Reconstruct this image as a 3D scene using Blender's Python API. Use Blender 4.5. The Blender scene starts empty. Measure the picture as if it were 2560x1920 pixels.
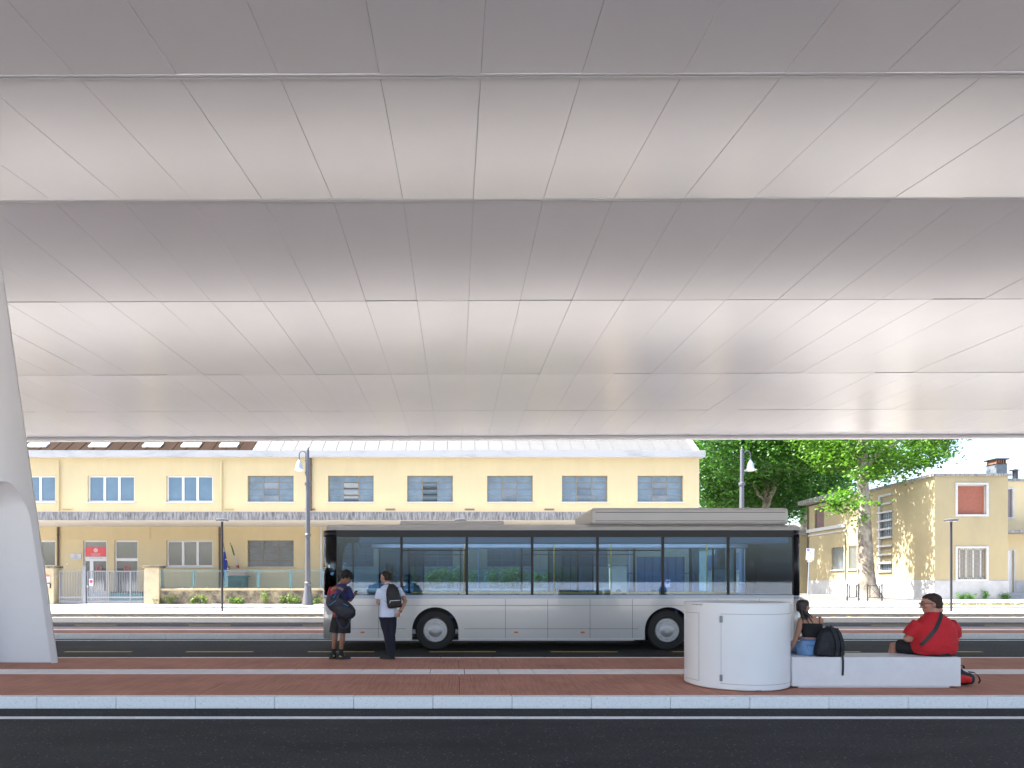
import bpy, bmesh, math, random
from mathutils import Vector, Matrix, Euler, noise
from mathutils.bvhtree import BVHTree
R = math.radians
random.seed(7)
SC = bpy.context.scene
COL = SC.collection

# ------------------------------------------------------------------ camera, sky, sun, exposure
F, PX0, HZ, CZ = 1600.0, 1140.0, 1452.0, 1.68      # focal length and axis in photo pixels, eye height in metres
cam = bpy.data.cameras.new('camera'); cam_o = bpy.data.objects.new('camera', cam); COL.objects.link(cam_o)
cam_o.location = (0, 0, CZ); cam_o.rotation_euler = (R(90), 0, 0)
cam.sensor_width = 36; cam.lens = 36 * F / 2560
cam.shift_x = (1280 - PX0) / 2560; cam.shift_y = (HZ - 960) / 2560
cam.clip_start = .1; cam.clip_end = 2000
SC.camera = cam_o

SUN_EL, SUN_DIR = R(56), Vector((-1.0, 0.10, 0)).normalized()   # where the sun stands: to the left, a little behind the far facades
world = bpy.data.worlds.new('World'); SC.world = world; world.use_nodes = True
wn = world.node_tree; bg = wn.nodes['Background']
sky = wn.nodes.new('ShaderNodeTexSky'); sky.sky_type = 'NISHITA'; sky.sun_disc = False
sky.sun_elevation = SUN_EL; sky.sun_rotation = math.atan2(SUN_DIR.x, SUN_DIR.y)
sky.air_density = 1.0; sky.dust_density = 3.2; sky.ozone_density = 1.0
wn.links.new(sky.outputs[0], bg.inputs[0]); bg.inputs[1].default_value = 0.13
sun = bpy.data.lights.new('sun', 'SUN'); sun.energy = 5.0; sun.angle = R(.5); sun.color = (1, .965, .91)
sun_o = bpy.data.objects.new('sun', sun); COL.objects.link(sun_o)
sv = Vector((SUN_DIR.x * math.cos(SUN_EL), SUN_DIR.y * math.cos(SUN_EL), math.sin(SUN_EL)))
sun_o.rotation_euler = (-sv).to_track_quat('-Z', 'Y').to_euler(); sun_o.location = sv * 60
SC.view_settings.view_transform = 'Standard'; SC.view_settings.look = 'None'
SC.view_settings.exposure = 2.25; SC.view_settings.gamma = 1
SC.render.engine = 'CYCLES'
SC.cycles.use_denoising = True; SC.cycles.max_bounces = 10; SC.cycles.diffuse_bounces = 6; SC.cycles.glossy_bounces = 4
SC.cycles.transparent_max_bounces = 24; SC.cycles.sample_clamp_indirect = 8; SC.cycles.caustics_reflective = False; SC.cycles.caustics_refractive = False

# ------------------------------------------------------------------ helpers
def at(px, py, Y):
    return Vector(((px - PX0) / F * Y, Y, CZ - (py - HZ) / F * Y))
def XA(px, Y): return (px - PX0) / F * Y
def ZA(py, Y): return CZ - (py - HZ) / F * Y

MATS = {}
def mat(name, col, rough=.6, metal=0., var=0., vscale=3., stretch=(1, 1, 1), bump=0., bscale=60., col2=None, spec=.5, obj=False, thr=None, coat=0., ior=None, emit=None, trans=0.):
    """Principled material; var/col2 mix a second tone in by noise over the world position, bump adds fine relief."""
    if name in MATS: return MATS[name]
    m = bpy.data.materials.new(name); m.use_nodes = True; nt = m.node_tree; N = nt.nodes; L = nt.links
    b = N['Principled BSDF']
    b.inputs['Base Color'].default_value = (*col, 1); b.inputs['Roughness'].default_value = rough
    b.inputs['Metallic'].default_value = metal; b.inputs['Specular IOR Level'].default_value = spec
    b.inputs['Coat Weight'].default_value = coat
    if ior: b.inputs['IOR'].default_value = ior
    if emit: b.inputs['Emission Color'].default_value = (*emit[0], 1); b.inputs['Emission Strength'].default_value = emit[1]
    def pos(st):
        if obj: s = N.new('ShaderNodeTexCoord').outputs['Object']
        else: s = N.new('ShaderNodeNewGeometry').outputs['Position']
        mp = N.new('ShaderNodeMapping'); mp.inputs['Scale'].default_value = st; L.new(s, mp.inputs[0]); return mp.outputs[0]
    if var or col2:
        n = N.new('ShaderNodeTexNoise'); n.inputs['Scale'].default_value = vscale; n.inputs['Detail'].default_value = 6; n.inputs['Roughness'].default_value = .65
        L.new(pos(stretch), n.inputs['Vector'])
        r = N.new('ShaderNodeValToRGB'); lo, hi = thr or (.3, .7)
        r.color_ramp.elements[0].position = lo; r.color_ramp.elements[1].position = hi
        c2 = col2 or tuple(max(0, c * (1 - var)) for c in col)
        c1 = col if col2 else tuple(min(1, c * (1 + var)) for c in col)
        r.color_ramp.elements[0].color = (*c1, 1); r.color_ramp.elements[1].color = (*c2, 1)
        L.new(n.outputs['Fac'], r.inputs[0]); L.new(r.outputs[0], b.inputs['Base Color'])
    if bump:
        n2 = N.new('ShaderNodeTexNoise'); n2.inputs['Scale'].default_value = bscale; n2.inputs['Detail'].default_value = 4
        L.new(pos((1, 1, 1)), n2.inputs['Vector'])
        bp = N.new('ShaderNodeBump'); bp.inputs['Strength'].default_value = bump; bp.inputs['Distance'].default_value = .02
        L.new(n2.outputs['Fac'], bp.inputs['Height']); L.new(bp.outputs[0], b.inputs['Normal'])
    MATS[name] = m
    return m

def glass(name, tint, refl=(.9, .95, 1), rough=.02, ior=1.5):
    """Thin see-through pane: tinted transparency with a mirror reflection by Fresnel."""
    if name in MATS: return MATS[name]
    m = bpy.data.materials.new(name); m.use_nodes = True; nt = m.node_tree; N = nt.nodes; L = nt.links
    N.remove(N['Principled BSDF']); out = N['Material Output']
    t = N.new('ShaderNodeBsdfTransparent'); t.inputs[0].default_value = (*tint, 1)
    g = N.new('ShaderNodeBsdfGlossy'); g.inputs['Color'].default_value = (*refl, 1); g.inputs['Roughness'].default_value = rough
    f = N.new('ShaderNodeFresnel'); f.inputs[0].default_value = ior
    mx = N.new('ShaderNodeMixShader'); L.new(f.outputs[0], mx.inputs[0]); L.new(t.outputs[0], mx.inputs[1]); L.new(g.outputs[0], mx.inputs[2])
    L.new(mx.outputs[0], out.inputs[0]); MATS[name] = m
    return m

def leafmat(name, c1, c2, tr=.45):
    if name in MATS: return MATS[name]
    m = bpy.data.materials.new(name); m.use_nodes = True; nt = m.node_tree; N = nt.nodes; L = nt.links
    b = N['Principled BSDF']; b.inputs['Roughness'].default_value = .5
    oi = N.new('ShaderNodeNewGeometry'); r = N.new('ShaderNodeValToRGB')
    r.color_ramp.elements[0].color = (*c1, 1); r.color_ramp.elements[1].color = (*c2, 1)
    L.new(oi.outputs['Random Per Island'], r.inputs[0]); L.new(r.outputs[0], b.inputs['Base Color'])
    t = N.new('ShaderNodeBsdfTranslucent'); mixc = N.new('ShaderNodeMixRGB'); mixc.blend_type = 'MULTIPLY'; mixc.inputs[0].default_value = 1
    mixc.inputs[2].default_value = (1.5, 1.7, .6, 1); L.new(r.outputs[0], mixc.inputs[1]); L.new(mixc.outputs[0], t.inputs[0])
    mx = N.new('ShaderNodeMixShader'); mx.inputs[0].default_value = tr
    L.new(b.outputs[0], mx.inputs[1]); L.new(t.outputs[0], mx.inputs[2]); L.new(mx.outputs[0], N['Material Output'].inputs[0])
    MATS[name] = m
    return m

class MB:
    """Collects shapes; build() links them as one mesh object."""
    def __init__(s): s.v = []; s.f = []; s.sm = []
    def face(s, pts, smooth=False):
        i = len(s.v); s.v += [Vector(p) for p in pts]; s.f.append(tuple(range(i, i + len(pts)))); s.sm.append(smooth)
    def box(s, x0, x1, y0, y1, z0, z1, M=None, bev=0.):
        if x0 > x1: x0, x1 = x1, x0
        if y0 > y1: y0, y1 = y1, y0
        if z0 > z1: z0, z1 = z1, z0
        if bev:
            bm = bmesh.new(); bmesh.ops.create_cube(bm, size=1)
            for v in bm.verts: v.co = Vector(((x0+x1)/2 + v.co.x*(x1-x0), (y0+y1)/2 + v.co.y*(y1-y0), (z0+z1)/2 + v.co.z*(z1-z0)))
            bmesh.ops.bevel(bm, geom=list(bm.edges), offset=bev, segments=2, profile=.5, affect='EDGES')
            return s.bm(bm, M)
        p = [Vector(q) for q in ((x0,y0,z0),(x1,y0,z0),(x1,y1,z0),(x0,y1,z0),(x0,y0,z1),(x1,y0,z1),(x1,y1,z1),(x0,y1,z1))]
        if M is not None: p = [M @ q for q in p]
        i = len(s.v); s.v += p
        for f in ((0,3,2,1),(4,5,6,7),(0,1,5,4),(1,2,6,5),(2,3,7,6),(3,0,4,7)): s.f.append(tuple(i + k for k in f)); s.sm.append(False)
        return s
    def bm(s, bm, M=None, smooth=False):
        i = len(s.v); bm.verts.ensure_lookup_table()
        for k, v in enumerate(bm.verts): v.index = k; s.v.append(M @ v.co if M is not None else v.co.copy())
        for f in bm.faces: s.f.append(tuple(i + v.index for v in f.verts)); s.sm.append(smooth)
        bm.free(); return s
    def rings(s, rings, cap=True, smooth=True, closed=True):
        i = len(s.v); n = len(rings[0])
        for r in rings: s.v += [Vector(p) for p in r]
        for a in range(len(rings) - 1):
            for k in range(n if closed else n - 1):
                s.f.append((i + a*n + k, i + a*n + (k+1) % n, i + (a+1)*n + (k+1) % n, i + (a+1)*n + k)); s.sm.append(smooth)
        if cap:
            s.f.append(tuple(i + k for k in reversed(range(n)))); s.sm.append(False)
            j = i + (len(rings)-1)*n; s.f.append(tuple(j + k for k in range(n))); s.sm.append(False)
        return s
    def tube(s, pts, rad, n=10, cap=True, M=None, rnd=False, flat=None):
        """Round tube along a polyline; rad: one radius or one for each point; rnd adds round ends; flat squeezes (sx, sy) across."""
        pts = [Vector(p) for p in pts]; rad = list(rad) if isinstance(rad, (list, tuple)) else [rad]*len(pts)
        if rnd:
            d0 = (pts[0]-pts[1]).normalized(); d1 = (pts[-1]-pts[-2]).normalized(); a, z = rad[0], rad[-1]
            pts = [pts[0]+d0*a*.95, pts[0]+d0*a*.7] + pts + [pts[-1]+d1*z*.7, pts[-1]+d1*z*.95]; rad = [a*.3, a*.72] + rad + [z*.72, z*.3]
        R_ = []; up = None
        for k, p in enumerate(pts):
            d = (pts[min(k+1, len(pts)-1)] - pts[max(k-1, 0)]).normalized()
            if up is None:
                up = Vector((0, 1, 0)) if abs(d.y) < .9 else Vector((1, 0, 0))
            u = d.cross(up).normalized(); w = u.cross(d).normalized(); up = w
            fx, fy = flat or (1, 1)
            ring = [p + (u*math.cos(t)*fx + w*math.sin(t)*fy)*rad[k] for t in (2*math.pi*q/n for q in range(n))]
            R_.append([M @ q for q in ring] if M is not None else ring)
        return s.rings(R_, cap)
    def lathe(s, prof, c, n=20, M=None, cap=True):
        """prof: (radius, z) from the bottom up, about the vertical through c."""
        c = Vector(c)
        rs = [[c + Vector((r*math.cos(2*math.pi*k/n), r*math.sin(2*math.pi*k/n), z)) for k in range(n)] for r, z in prof]
        if M is not None: rs = [[M @ p for p in r] for r in rs]
        return s.rings(rs, cap)
    def ell(s, c, r, M=None, n=12, m=8, rot=None):
        c = Vector(c); rs = []
        for a in range(m + 1):
            t = -math.pi/2 + math.pi*(a + (.12 if a == 0 else -.12 if a == m else 0))/m
            ring = [Vector((r[0]*math.cos(t)*math.cos(2*math.pi*k/n), r[1]*math.cos(t)*math.sin(2*math.pi*k/n), r[2]*math.sin(t))) for k in range(n)]
            if rot is not None: ring = [rot @ p for p in ring]
            ring = [c + p for p in ring]
            rs.append([M @ p for p in ring] if M is not None else ring)
        return s.rings(rs)
    def loft(s, rs, n=20, M=None, p=2.3):
        """rs: horizontal rings (x, y, z, half width, half depth, yaw)."""
        out = []
        for r in rs:
            x, y, z, a, b = r[:5]; yaw = r[5] if len(r) > 5 else 0; ring = []
            for k in range(n):
                t = 2*math.pi*k/n; ct, st = math.cos(t), math.sin(t)
                qx = a*math.copysign(abs(ct)**(2/p), ct); qy = b*math.copysign(abs(st)**(2/p), st)
                ring.append(Vector((x + qx*math.cos(yaw) - qy*math.sin(yaw), y + qx*math.sin(yaw) + qy*math.cos(yaw), z)))
            out.append([M @ q for q in ring] if M is not None else ring)
        return s.rings(out)
    def prism(s, poly, a, b, axis='y'):
        """Extrude a polygon: (x, z) along y, (x, y) along z or (y, z) along x."""
        def P(u, v, t): return {'y': (u, t, v), 'z': (u, v, t), 'x': (t, u, v)}[axis]
        n = len(poly); i = len(s.v)
        s.v += [Vector(P(u, v, a)) for u, v in poly] + [Vector(P(u, v, b)) for u, v in poly]
        s.f.append(tuple(i+k for k in range(n))); s.f.append(tuple(i+n+k for k in reversed(range(n)))); s.sm += [False]*2
        for k in range(n): s.f.append((i+k, i+n+k, i+n+(k+1) % n, i+(k+1) % n)); s.sm.append(False)
        return s
    def mesh(s, name, off=None):
        me = bpy.data.meshes.new(name)
        me.from_pydata([v - off if off is not None else v for v in s.v], [], s.f); me.update()
        me.polygons.foreach_set('use_smooth', s.sm)
        bm = bmesh.new(); bm.from_mesh(me); bmesh.ops.recalc_face_normals(bm, faces=bm.faces); bm.to_mesh(me); bm.free()
        if any(s.sm): me.set_sharp_from_angle(angle=R(32))
        return me
    def build(s, name, m, parent=None, local=False, fixn=True):
        off = None
        if parent is not None and not local:
            off = Vector((0, 0, 0)); q = parent
            while q is not None: off += q.location; q = q.parent
        me = s.mesh(name, off)
        o = bpy.data.objects.new(name, me); COL.objects.link(o)
        me.materials.append(m)
        if parent is not None: o.parent = parent
        return o

def tag(o, label=None, cat=None, group=None, kind=None):
    if label: o['label'] = label
    if cat: o['category'] = cat
    if group: o['group'] = group
    if kind: o['kind'] = kind
    return o
def thing(name, label, cat, loc=(0, 0, 0), group=None):
    o = bpy.data.objects.new(name, None); COL.objects.link(o); o.location = loc; o.empty_display_size = .2
    return tag(o, label, cat, group)
def link_copy(o, parent=None):
    c = o.copy(); COL.objects.link(c); c.parent = parent
    for ch in list(o.children): link_copy(ch, c)
    return c
def piece(name, me, parent, loc):
    o = bpy.data.objects.new(name, me); COL.objects.link(o); o.parent = parent; o.location = loc
    return o
TMP = bpy.data.scenes.new('workshop')          # empty side scene in which single shapes are evaluated, removed at the end
def evaluated(o):
    TMP.collection.objects.link(o); TMP.view_layers[0].update(); dg = TMP.view_layers[0].depsgraph
    me = bpy.data.meshes.new_from_object(o.evaluated_get(dg)); TMP.collection.objects.unlink(o)
    return me
def text_mesh(txt, size):
    cu = bpy.data.curves.new('lettering', 'FONT'); cu.body = txt; cu.size = size; cu.align_x = 'CENTER'; cu.align_y = 'CENTER'; cu.resolution_u = 3
    t = bpy.data.objects.new('lettering', cu)
    me = evaluated(t)
    bpy.data.objects.remove(t); bpy.data.curves.remove(cu)
    return me
def letter(txt, size, c, m, parent, wid=None, name='lettering'):
    """Flat lettering facing the camera side (-Y), centred on c, in the parent's world position."""
    me = text_mesh(txt, size); c = Vector(c)
    xs = [v.co.x for v in me.vertices]; k = wid / (max(xs) - min(xs)) if wid else 1
    off = Vector((0, 0, 0)); q = parent
    while q is not None: off += q.location; q = q.parent
    for v in me.vertices: v.co = c + Vector((v.co.x * k, 0, v.co.y)) - off
    o = bpy.data.objects.new(name, me); COL.objects.link(o); o.parent = parent; me.materials.clear(); me.materials.append(m)
    return o
def disc(mb, c, r, n=24, r0=0):
    """Flat disc or ring facing -Y."""
    c = Vector(c); P = lambda q, t: c + Vector((q*math.cos(t), 0, q*math.sin(t)))
    for k in range(n):
        a, b = 2*math.pi*k/n, 2*math.pi*(k+1)/n
        mb.face([P(r, a), P(r, b), P(r0, b), P(r0, a)] if r0 else [P(r, a), P(r, b), c])

def holed_wall(mb, x0, x1, z0, z1, holes, y, depth, M=None):
    """Front face at y of a wall with rectangular openings (x0, x1, z0, z1) and their reveals."""
    xs = sorted({x0, x1, *[h[0] for h in holes], *[h[1] for h in holes]}); zs = sorted({z0, z1, *[h[2] for h in holes], *[h[3] for h in holes]})
    T = (lambda p: M @ Vector(p)) if M is not None else Vector
    for i in range(len(xs)-1):
        for j in range(len(zs)-1):
            cx, cz = (xs[i]+xs[i+1])/2, (zs[j]+zs[j+1])/2
            if any(h[0] < cx < h[1] and h[2] < cz < h[3] for h in holes): continue
            mb.face([T((xs[i], y, zs[j])), T((xs[i+1], y, zs[j])), T((xs[i+1], y, zs[j+1])), T((xs[i], y, zs[j+1]))])
    for a, b, c, d in holes:
        for q in ([(a,y,c),(a,y+depth,c),(a,y+depth,d),(a,y,d)], [(b,y,c),(b,y,d),(b,y+depth,d),(b,y+depth,c)], [(a,y,d),(a,y+depth,d),(b,y+depth,d),(b,y,d)], [(a,y,c),(b,y,c),(b,y+depth,c),(a,y+depth,c)]):
            mb.face([T(p) for p in q])

# ------------------------------------------------------------------ materials
asphalt = mat('asphalt', (.0175, .017, .018), .85, var=.6, vscale=1.1, stretch=(.4, 1.3, 1), bump=.9, bscale=110)
def speck(m, sc, c, thr):
    """Pale stone flecks in the asphalt."""
    nt = m.node_tree; N = nt.nodes; L = nt.links; b = N['Principled BSDF']; src = b.inputs['Base Color'].links[0].from_socket
    g = N.new('ShaderNodeNewGeometry'); v = N.new('ShaderNodeTexVoronoi'); v.inputs['Scale'].default_value = sc; L.new(g.outputs['Position'], v.inputs['Vector'])
    sep = N.new('ShaderNodeSeparateColor'); L.new(v.outputs['Color'], sep.inputs[0])
    lt = N.new('ShaderNodeMath'); lt.operation = 'LESS_THAN'; lt.inputs[1].default_value = thr; L.new(sep.outputs[0], lt.inputs[0])
    d = N.new('ShaderNodeMath'); d.operation = 'LESS_THAN'; d.inputs[1].default_value = .35; L.new(v.outputs['Distance'], d.inputs[0])
    mu = N.new('ShaderNodeMath'); mu.operation = 'MULTIPLY'; L.new(lt.outputs[0], mu.inputs[0]); L.new(d.outputs[0], mu.inputs[1])
    mx = N.new('ShaderNodeMixRGB'); mx.inputs[2].default_value = (*c, 1); L.new(mu.outputs[0], mx.inputs[0]); L.new(src, mx.inputs[1]); L.new(mx.outputs[0], b.inputs['Base Color'])
def grain(m, sc, amt):
    nt = m.node_tree; N = nt.nodes; L = nt.links; b = N['Principled BSDF']; src = b.inputs['Base Color'].links[0].from_socket
    g = N.new('ShaderNodeNewGeometry'); n = N.new('ShaderNodeTexNoise'); n.inputs['Scale'].default_value = sc; n.inputs['Detail'].default_value = 2; L.new(g.outputs['Position'], n.inputs['Vector'])
    r = N.new('ShaderNodeMapRange'); r.inputs[1].default_value = .3; r.inputs[2].default_value = .7; r.inputs[3].default_value = 1 - amt; r.inputs[4].default_value = 1 + amt; L.new(n.outputs['Fac'], r.inputs[0])
    mx = N.new('ShaderNodeMixRGB'); mx.blend_type = 'MULTIPLY'; mx.inputs[0].default_value = 1; L.new(src, mx.inputs[1]); L.new(r.outputs[0], mx.inputs[2]); L.new(mx.outputs[0], b.inputs['Base Color'])
grain(asphalt, 34, .8)
speck(asphalt, 36, (.12, .12, .12), .06)
paleroad = mat('pale_asphalt', (.50, .485, .475), .9, var=.18, vscale=1.2, stretch=(.25, 1, 1), bump=.3)
concrete_red = mat('red_concrete', (.47, .21, .14), .85, var=.16, vscale=1.3, bump=.25, bscale=40)
def broom(m, ang, sc, strength):
    nt = m.node_tree; N = nt.nodes; L = nt.links; b = N['Principled BSDF']
    g = N.new('ShaderNodeNewGeometry'); mp = N.new('ShaderNodeMapping'); mp.inputs['Rotation'].default_value = (0, 0, ang); mp.inputs['Scale'].default_value = (sc, sc*.03, 1)
    n = N.new('ShaderNodeTexNoise'); n.inputs['Scale'].default_value = 1; n.inputs['Detail'].default_value = 3
    L.new(g.outputs['Position'], mp.inputs[0]); L.new(mp.outputs[0], n.inputs['Vector'])
    bp = N.new('ShaderNodeBump'); bp.inputs['Strength'].default_value = strength; bp.inputs['Distance'].default_value = .01
    old = b.inputs['Normal'].links[0].from_socket; L.new(old, bp.inputs['Normal']); L.new(n.outputs['Fac'], bp.inputs['Height']); L.new(bp.outputs[0], b.inputs['Normal'])
    src = b.inputs['Base Color'].links[0].from_socket
    mx = N.new('ShaderNodeMixRGB'); mx.blend_type = 'OVERLAY'; mx.inputs[0].default_value = .45; L.new(src, mx.inputs[1]); L.new(n.outputs['Fac'], mx.inputs[2]); L.new(mx.outputs[0], b.inputs['Base Color'])
broom(concrete_red, R(0), 45, .5)
kerb_m = mat('kerb_stone', (.82, .82, .81), .75, var=.07, vscale=25, bump=.25, bscale=140)
speck(kerb_m, 90, (.3, .3, .3), .05)
tile_m = mat('tactile_tile', (.9, .875, .855), .8, var=.1, vscale=4, bump=.2)
white_paint = mat('road_paint', (.82, .82, .8), .7, var=.12, vscale=12, bump=.3, bscale=90)
yellow_paint = mat('yellow_road_paint', (.62, .42, .06), .7, var=.2, vscale=12)
soffit_m = mat('soffit_enamel', (.79, .785, .825), .22, var=.02, vscale=.6, ior=2.1, bump=.02, bscale=2.2)
dark_gap = mat('shadow_gap', (.05, .05, .05), .9)
trim_m = mat('grey_trim', (.68, .68, .7), .4, metal=.1)
white_shell = mat('white_shell', (.78, .78, .78), .5, var=.04, vscale=.5)
col_m = mat('column_paint', (.72, .72, .73), .45, var=.03, vscale=.8, spec=.5, bump=.03, bscale=3)
cab_m = mat('cabinet_paint', (.75, .76, .77), .35, var=.015, vscale=1.5)
bench_m = mat('bench_concrete', (.69, .69, .70), .55, var=.04, vscale=6, bump=.06, bscale=70)
speck(bench_m, 9, (.5, .49, .47), .03)
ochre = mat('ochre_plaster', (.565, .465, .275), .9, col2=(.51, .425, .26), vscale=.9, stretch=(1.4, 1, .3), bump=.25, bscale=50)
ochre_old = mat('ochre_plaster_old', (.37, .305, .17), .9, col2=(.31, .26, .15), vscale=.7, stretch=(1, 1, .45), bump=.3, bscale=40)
plinth_m = mat('grey_plinth', (.43, .43, .43), .9, col2=(.31, .31, .305), vscale=1.2, bump=.3, bscale=25)
stained = mat('stained_concrete', (.36, .35, .34), .95, col2=(.09, .09, .09), vscale=7, stretch=(1.6, 1, .3), bump=.4, thr=(.34, .66))
fascia_m = mat('white_fascia', (.42, .42, .42), .8, col2=(.3, .305, .31), vscale=1.2, stretch=(.5, 1, 1.5), thr=(.5, .75))
soffslab = mat('slab_underside', (.55, .51, .45), .9, var=.08, vscale=1.5)
sheet_m = mat('grey_roof_sheet', (.095, .095, .092), .7, var=.08, vscale=2, stretch=(1, .4, .4))
brown_sheet = mat('brown_roof_sheet', (.030, .0185, .013), 1.0, spec=.05, var=.22, vscale=1.6, stretch=(2, .3, .3), bump=.3, bscale=20)
steel_bar = mat('window_steel', (.19, .17, .13), .7)
white_pvc = mat('white_window_frame', (.64, .64, .64), .4)
sill_m = mat('white_sill', (.5, .5, .49), .7)
pane_blue = mat('sky_tint_pane', (.085, .15, .22), .06, ior=1.65, var=.12, vscale=1.2)  # blue base colour carries the sky reflection that the gloss leaves weak
pane_old = mat('dusty_sky_tint_pane', (.10, .145, .19), .14, ior=1.75, var=.25, vscale=1.6)  # bluish base stands in for reflected sky, noise varies the tone
pane_low = mat('ground_window_pane', (.09, .105, .11), .05, ior=2.1, var=.15, vscale=.8)
black_gap = mat('dark_opening', (.012, .012, .014), .9)
galv = mat('galvanised_steel', (.24, .26, .29), .5, metal=.4, var=.12, vscale=14)
teal_steel = mat('teal_fence_paint', (.11, .23, .26), .6, var=.15, vscale=5)
wall_old = mat('stained_low_wall', (.36, .30, .19), .95, col2=(.08, .075, .065), vscale=2.1, bump=.6, bscale=18, thr=(.34, .6))
pillar_m = mat('pillar_plaster', (.5, .42, .28), .95, col2=(.3, .26, .18), vscale=2.5, bump=.5, bscale=20, thr=(.5, .8))
lamp_grey = mat('lamp_grey_paint', (.10, .105, .122), .45, metal=.2)
lamp_dark = mat('lamp_dark_paint', (.028, .03, .038), .45, metal=.2)
bark_m = mat('plane_bark', (.30, .265, .21), .9, col2=(.13, .11, .085), vscale=2.2, stretch=(1, 1, .6), bump=.5, bscale=9, thr=(.42, .6))
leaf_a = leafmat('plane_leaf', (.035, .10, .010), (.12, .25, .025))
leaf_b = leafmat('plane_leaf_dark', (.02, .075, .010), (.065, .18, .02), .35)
weed_m = leafmat('weed_leaf', (.09, .17, .04), (.2, .28, .08))
ivy_m = leafmat('ivy_leaf', (.06, .14, .03), (.19, .29, .06))
sign_white = mat('sign_white', (.6, .6, .6), .5)
sign_red = mat('sign_red', (.55, .03, .04), .5)
sign_blue = mat('sign_blue', (.03, .1, .45), .5)
black_m = mat('black_plastic', (.012, .012, .013), .5)
brown_pipe = mat('brown_pipe', (.1, .07, .055), .6)
# ------------------------------------------------------------------ ground
def sheet(name, x0, x1, prof, m, kind='structure', nx=1):
    mb = MB()
    for (ya, za), (yb, zb) in zip(prof, prof[1:]):
        for k in range(nx):
            a, b = x0 + (x1-x0)*k/nx, x0 + (x1-x0)*(k+1)/nx
            mb.face([(a, ya, za), (b, ya, za), (b, yb, zb), (a, yb, zb)])
    o = mb.build(name, m); o['kind'] = kind
    return o
sheet('ground', -700, 700, [(-700, -.03), (900, -.03)], paleroad)
sheet('road', -70, 90, [(-6, 0), (29.95, 0)], asphalt)
KX0, KX1 = -60, 80
def gz(Y):      # height of the pavement in front of the houses
    return .30 if Y < 34.6 else min(.5, .30 + (Y - 34.6) * .0313)
sheet('pavement', KX0, KX1, [(30.05, .153), (34.5, .2)], paleroad)
sheet('dropped_kerb', -60, -17.02, [(34.5, .2), (34.62, .30)], paleroad)
sheet('side_street', 17, 30, [(39.5, .47), (41, .506), (150, .506)], mat('street_asphalt', (.11, .105, .1), .9, var=.25, vscale=1.5, bump=.3))
sheet('upper_pavement', -60, 110, [(34.62, .30), (41, .5), (160, .5)], paleroad)
# painted lines
def stripe(name, x0, x1, y0, y1, m, z=.004):
    o = MB(); o.box(x0, x1, y0, y1, z - .003, z); o = o.build(name, m); o['kind'] = 'structure'; return o
stripe('white_lane_line', -40, 40, 7.78, 7.91, white_paint)
stripe('white_lane_line', -40, 50, 17.98, 18.12, white_paint)
stripe('white_lane_line', -50, 60, 29.35, 29.5, white_paint)
dash = MB(); dash.box(0, 1.57, -.06, .06, .001, .0045); dme = dash.mesh('yellow_dash'); dme.materials.append(yellow_paint)
for k in range(-6, 9):
    o = piece('yellow_dash', dme, None, (XA(163, 15.14) + k*2.872, 15.14, 0)); o['kind'] = 'structure'
for k in range(-7, 10):
    o = piece('yellow_dash', dme, None, (-14.4 + k*4.3, 24.2, 0)); o['kind'] = 'structure'

# ------------------------------------------------------------------ platforms with kerb stones, tactile tiles and slabs
def platform(name, y0, y1, xs, stone, tiles, slabs, zt=.155):
    p = MB(); p.box(xs[0], xs[1], y0 + .02, y1 - .02, 0.001, zt - .03)
    p = p.build(name, dark_gap); p['kind'] = 'structure'
    k = MB(); k.box(0, stone - .006, 0, .15, .002, zt, bev=.008); kme = k.mesh('kerb_stone'); kme.materials.append(kerb_m)
    k = MB(); k.box(0, stone - .006, -.11, 0, .002, zt, bev=.008); kb = k.mesh('kerb_stone'); kb.materials.append(kerb_m)
    n = int((xs[1]-xs[0]) / stone)
    for i in range(n):
        piece('kerb_stone', kme, p, (xs[0] + i*stone, y0, random.uniform(-.0015, .0015)))
        piece('kerb_stone', kb, p, (xs[0] + i*stone, y1, random.uniform(-.0015, .0015)))
    ya, yb = tiles
    def slab(y_0, y_1, x_0, x_1):
        s = MB(); s.box(x_0 + .004, x_1 - .004, y_0, y_1, .01, zt - .004, bev=.003); s.build('paving_slab', concrete_red, p)
    for a, b in zip(slabs, slabs[1:]):
        slab(y0 + .152, ya - .003, a, b); slab(yb + .003, y1 - .112, a, b)
    return p
SL = [.05 + 3.53*k for k in range(-7, 9)]
p1 = platform('platform', 8.40, 12.80, (-19.02, 21.5), 1.04, (10.50, 11.07), SL)
t = MB(); t.box(0, .566, 10.503, 11.067, .02, .1535, bev=.004)
for k in range(6):
    t.box(.05 + k*.088, .08 + k*.088, 10.53, 11.04, .15, .1565)
tme = t.mesh('tactile_tile'); tme.materials.append(tile_m)
for k in range(-30, 37): piece('tactile_tile', tme, p1, (k*.58 + .15, 0, random.uniform(-.001, .001)))
p2 = platform('platform', 18.42, 21.2, (-26.04, 30.1), 1.04, (19.84, 20.4), [.05 + 3.53*k for k in range(-8, 10)])
t = MB(); t.box(-26, 30, 19.845, 20.395, .02, .154); t.build('tactile_strip', tile_m, p2)
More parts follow.
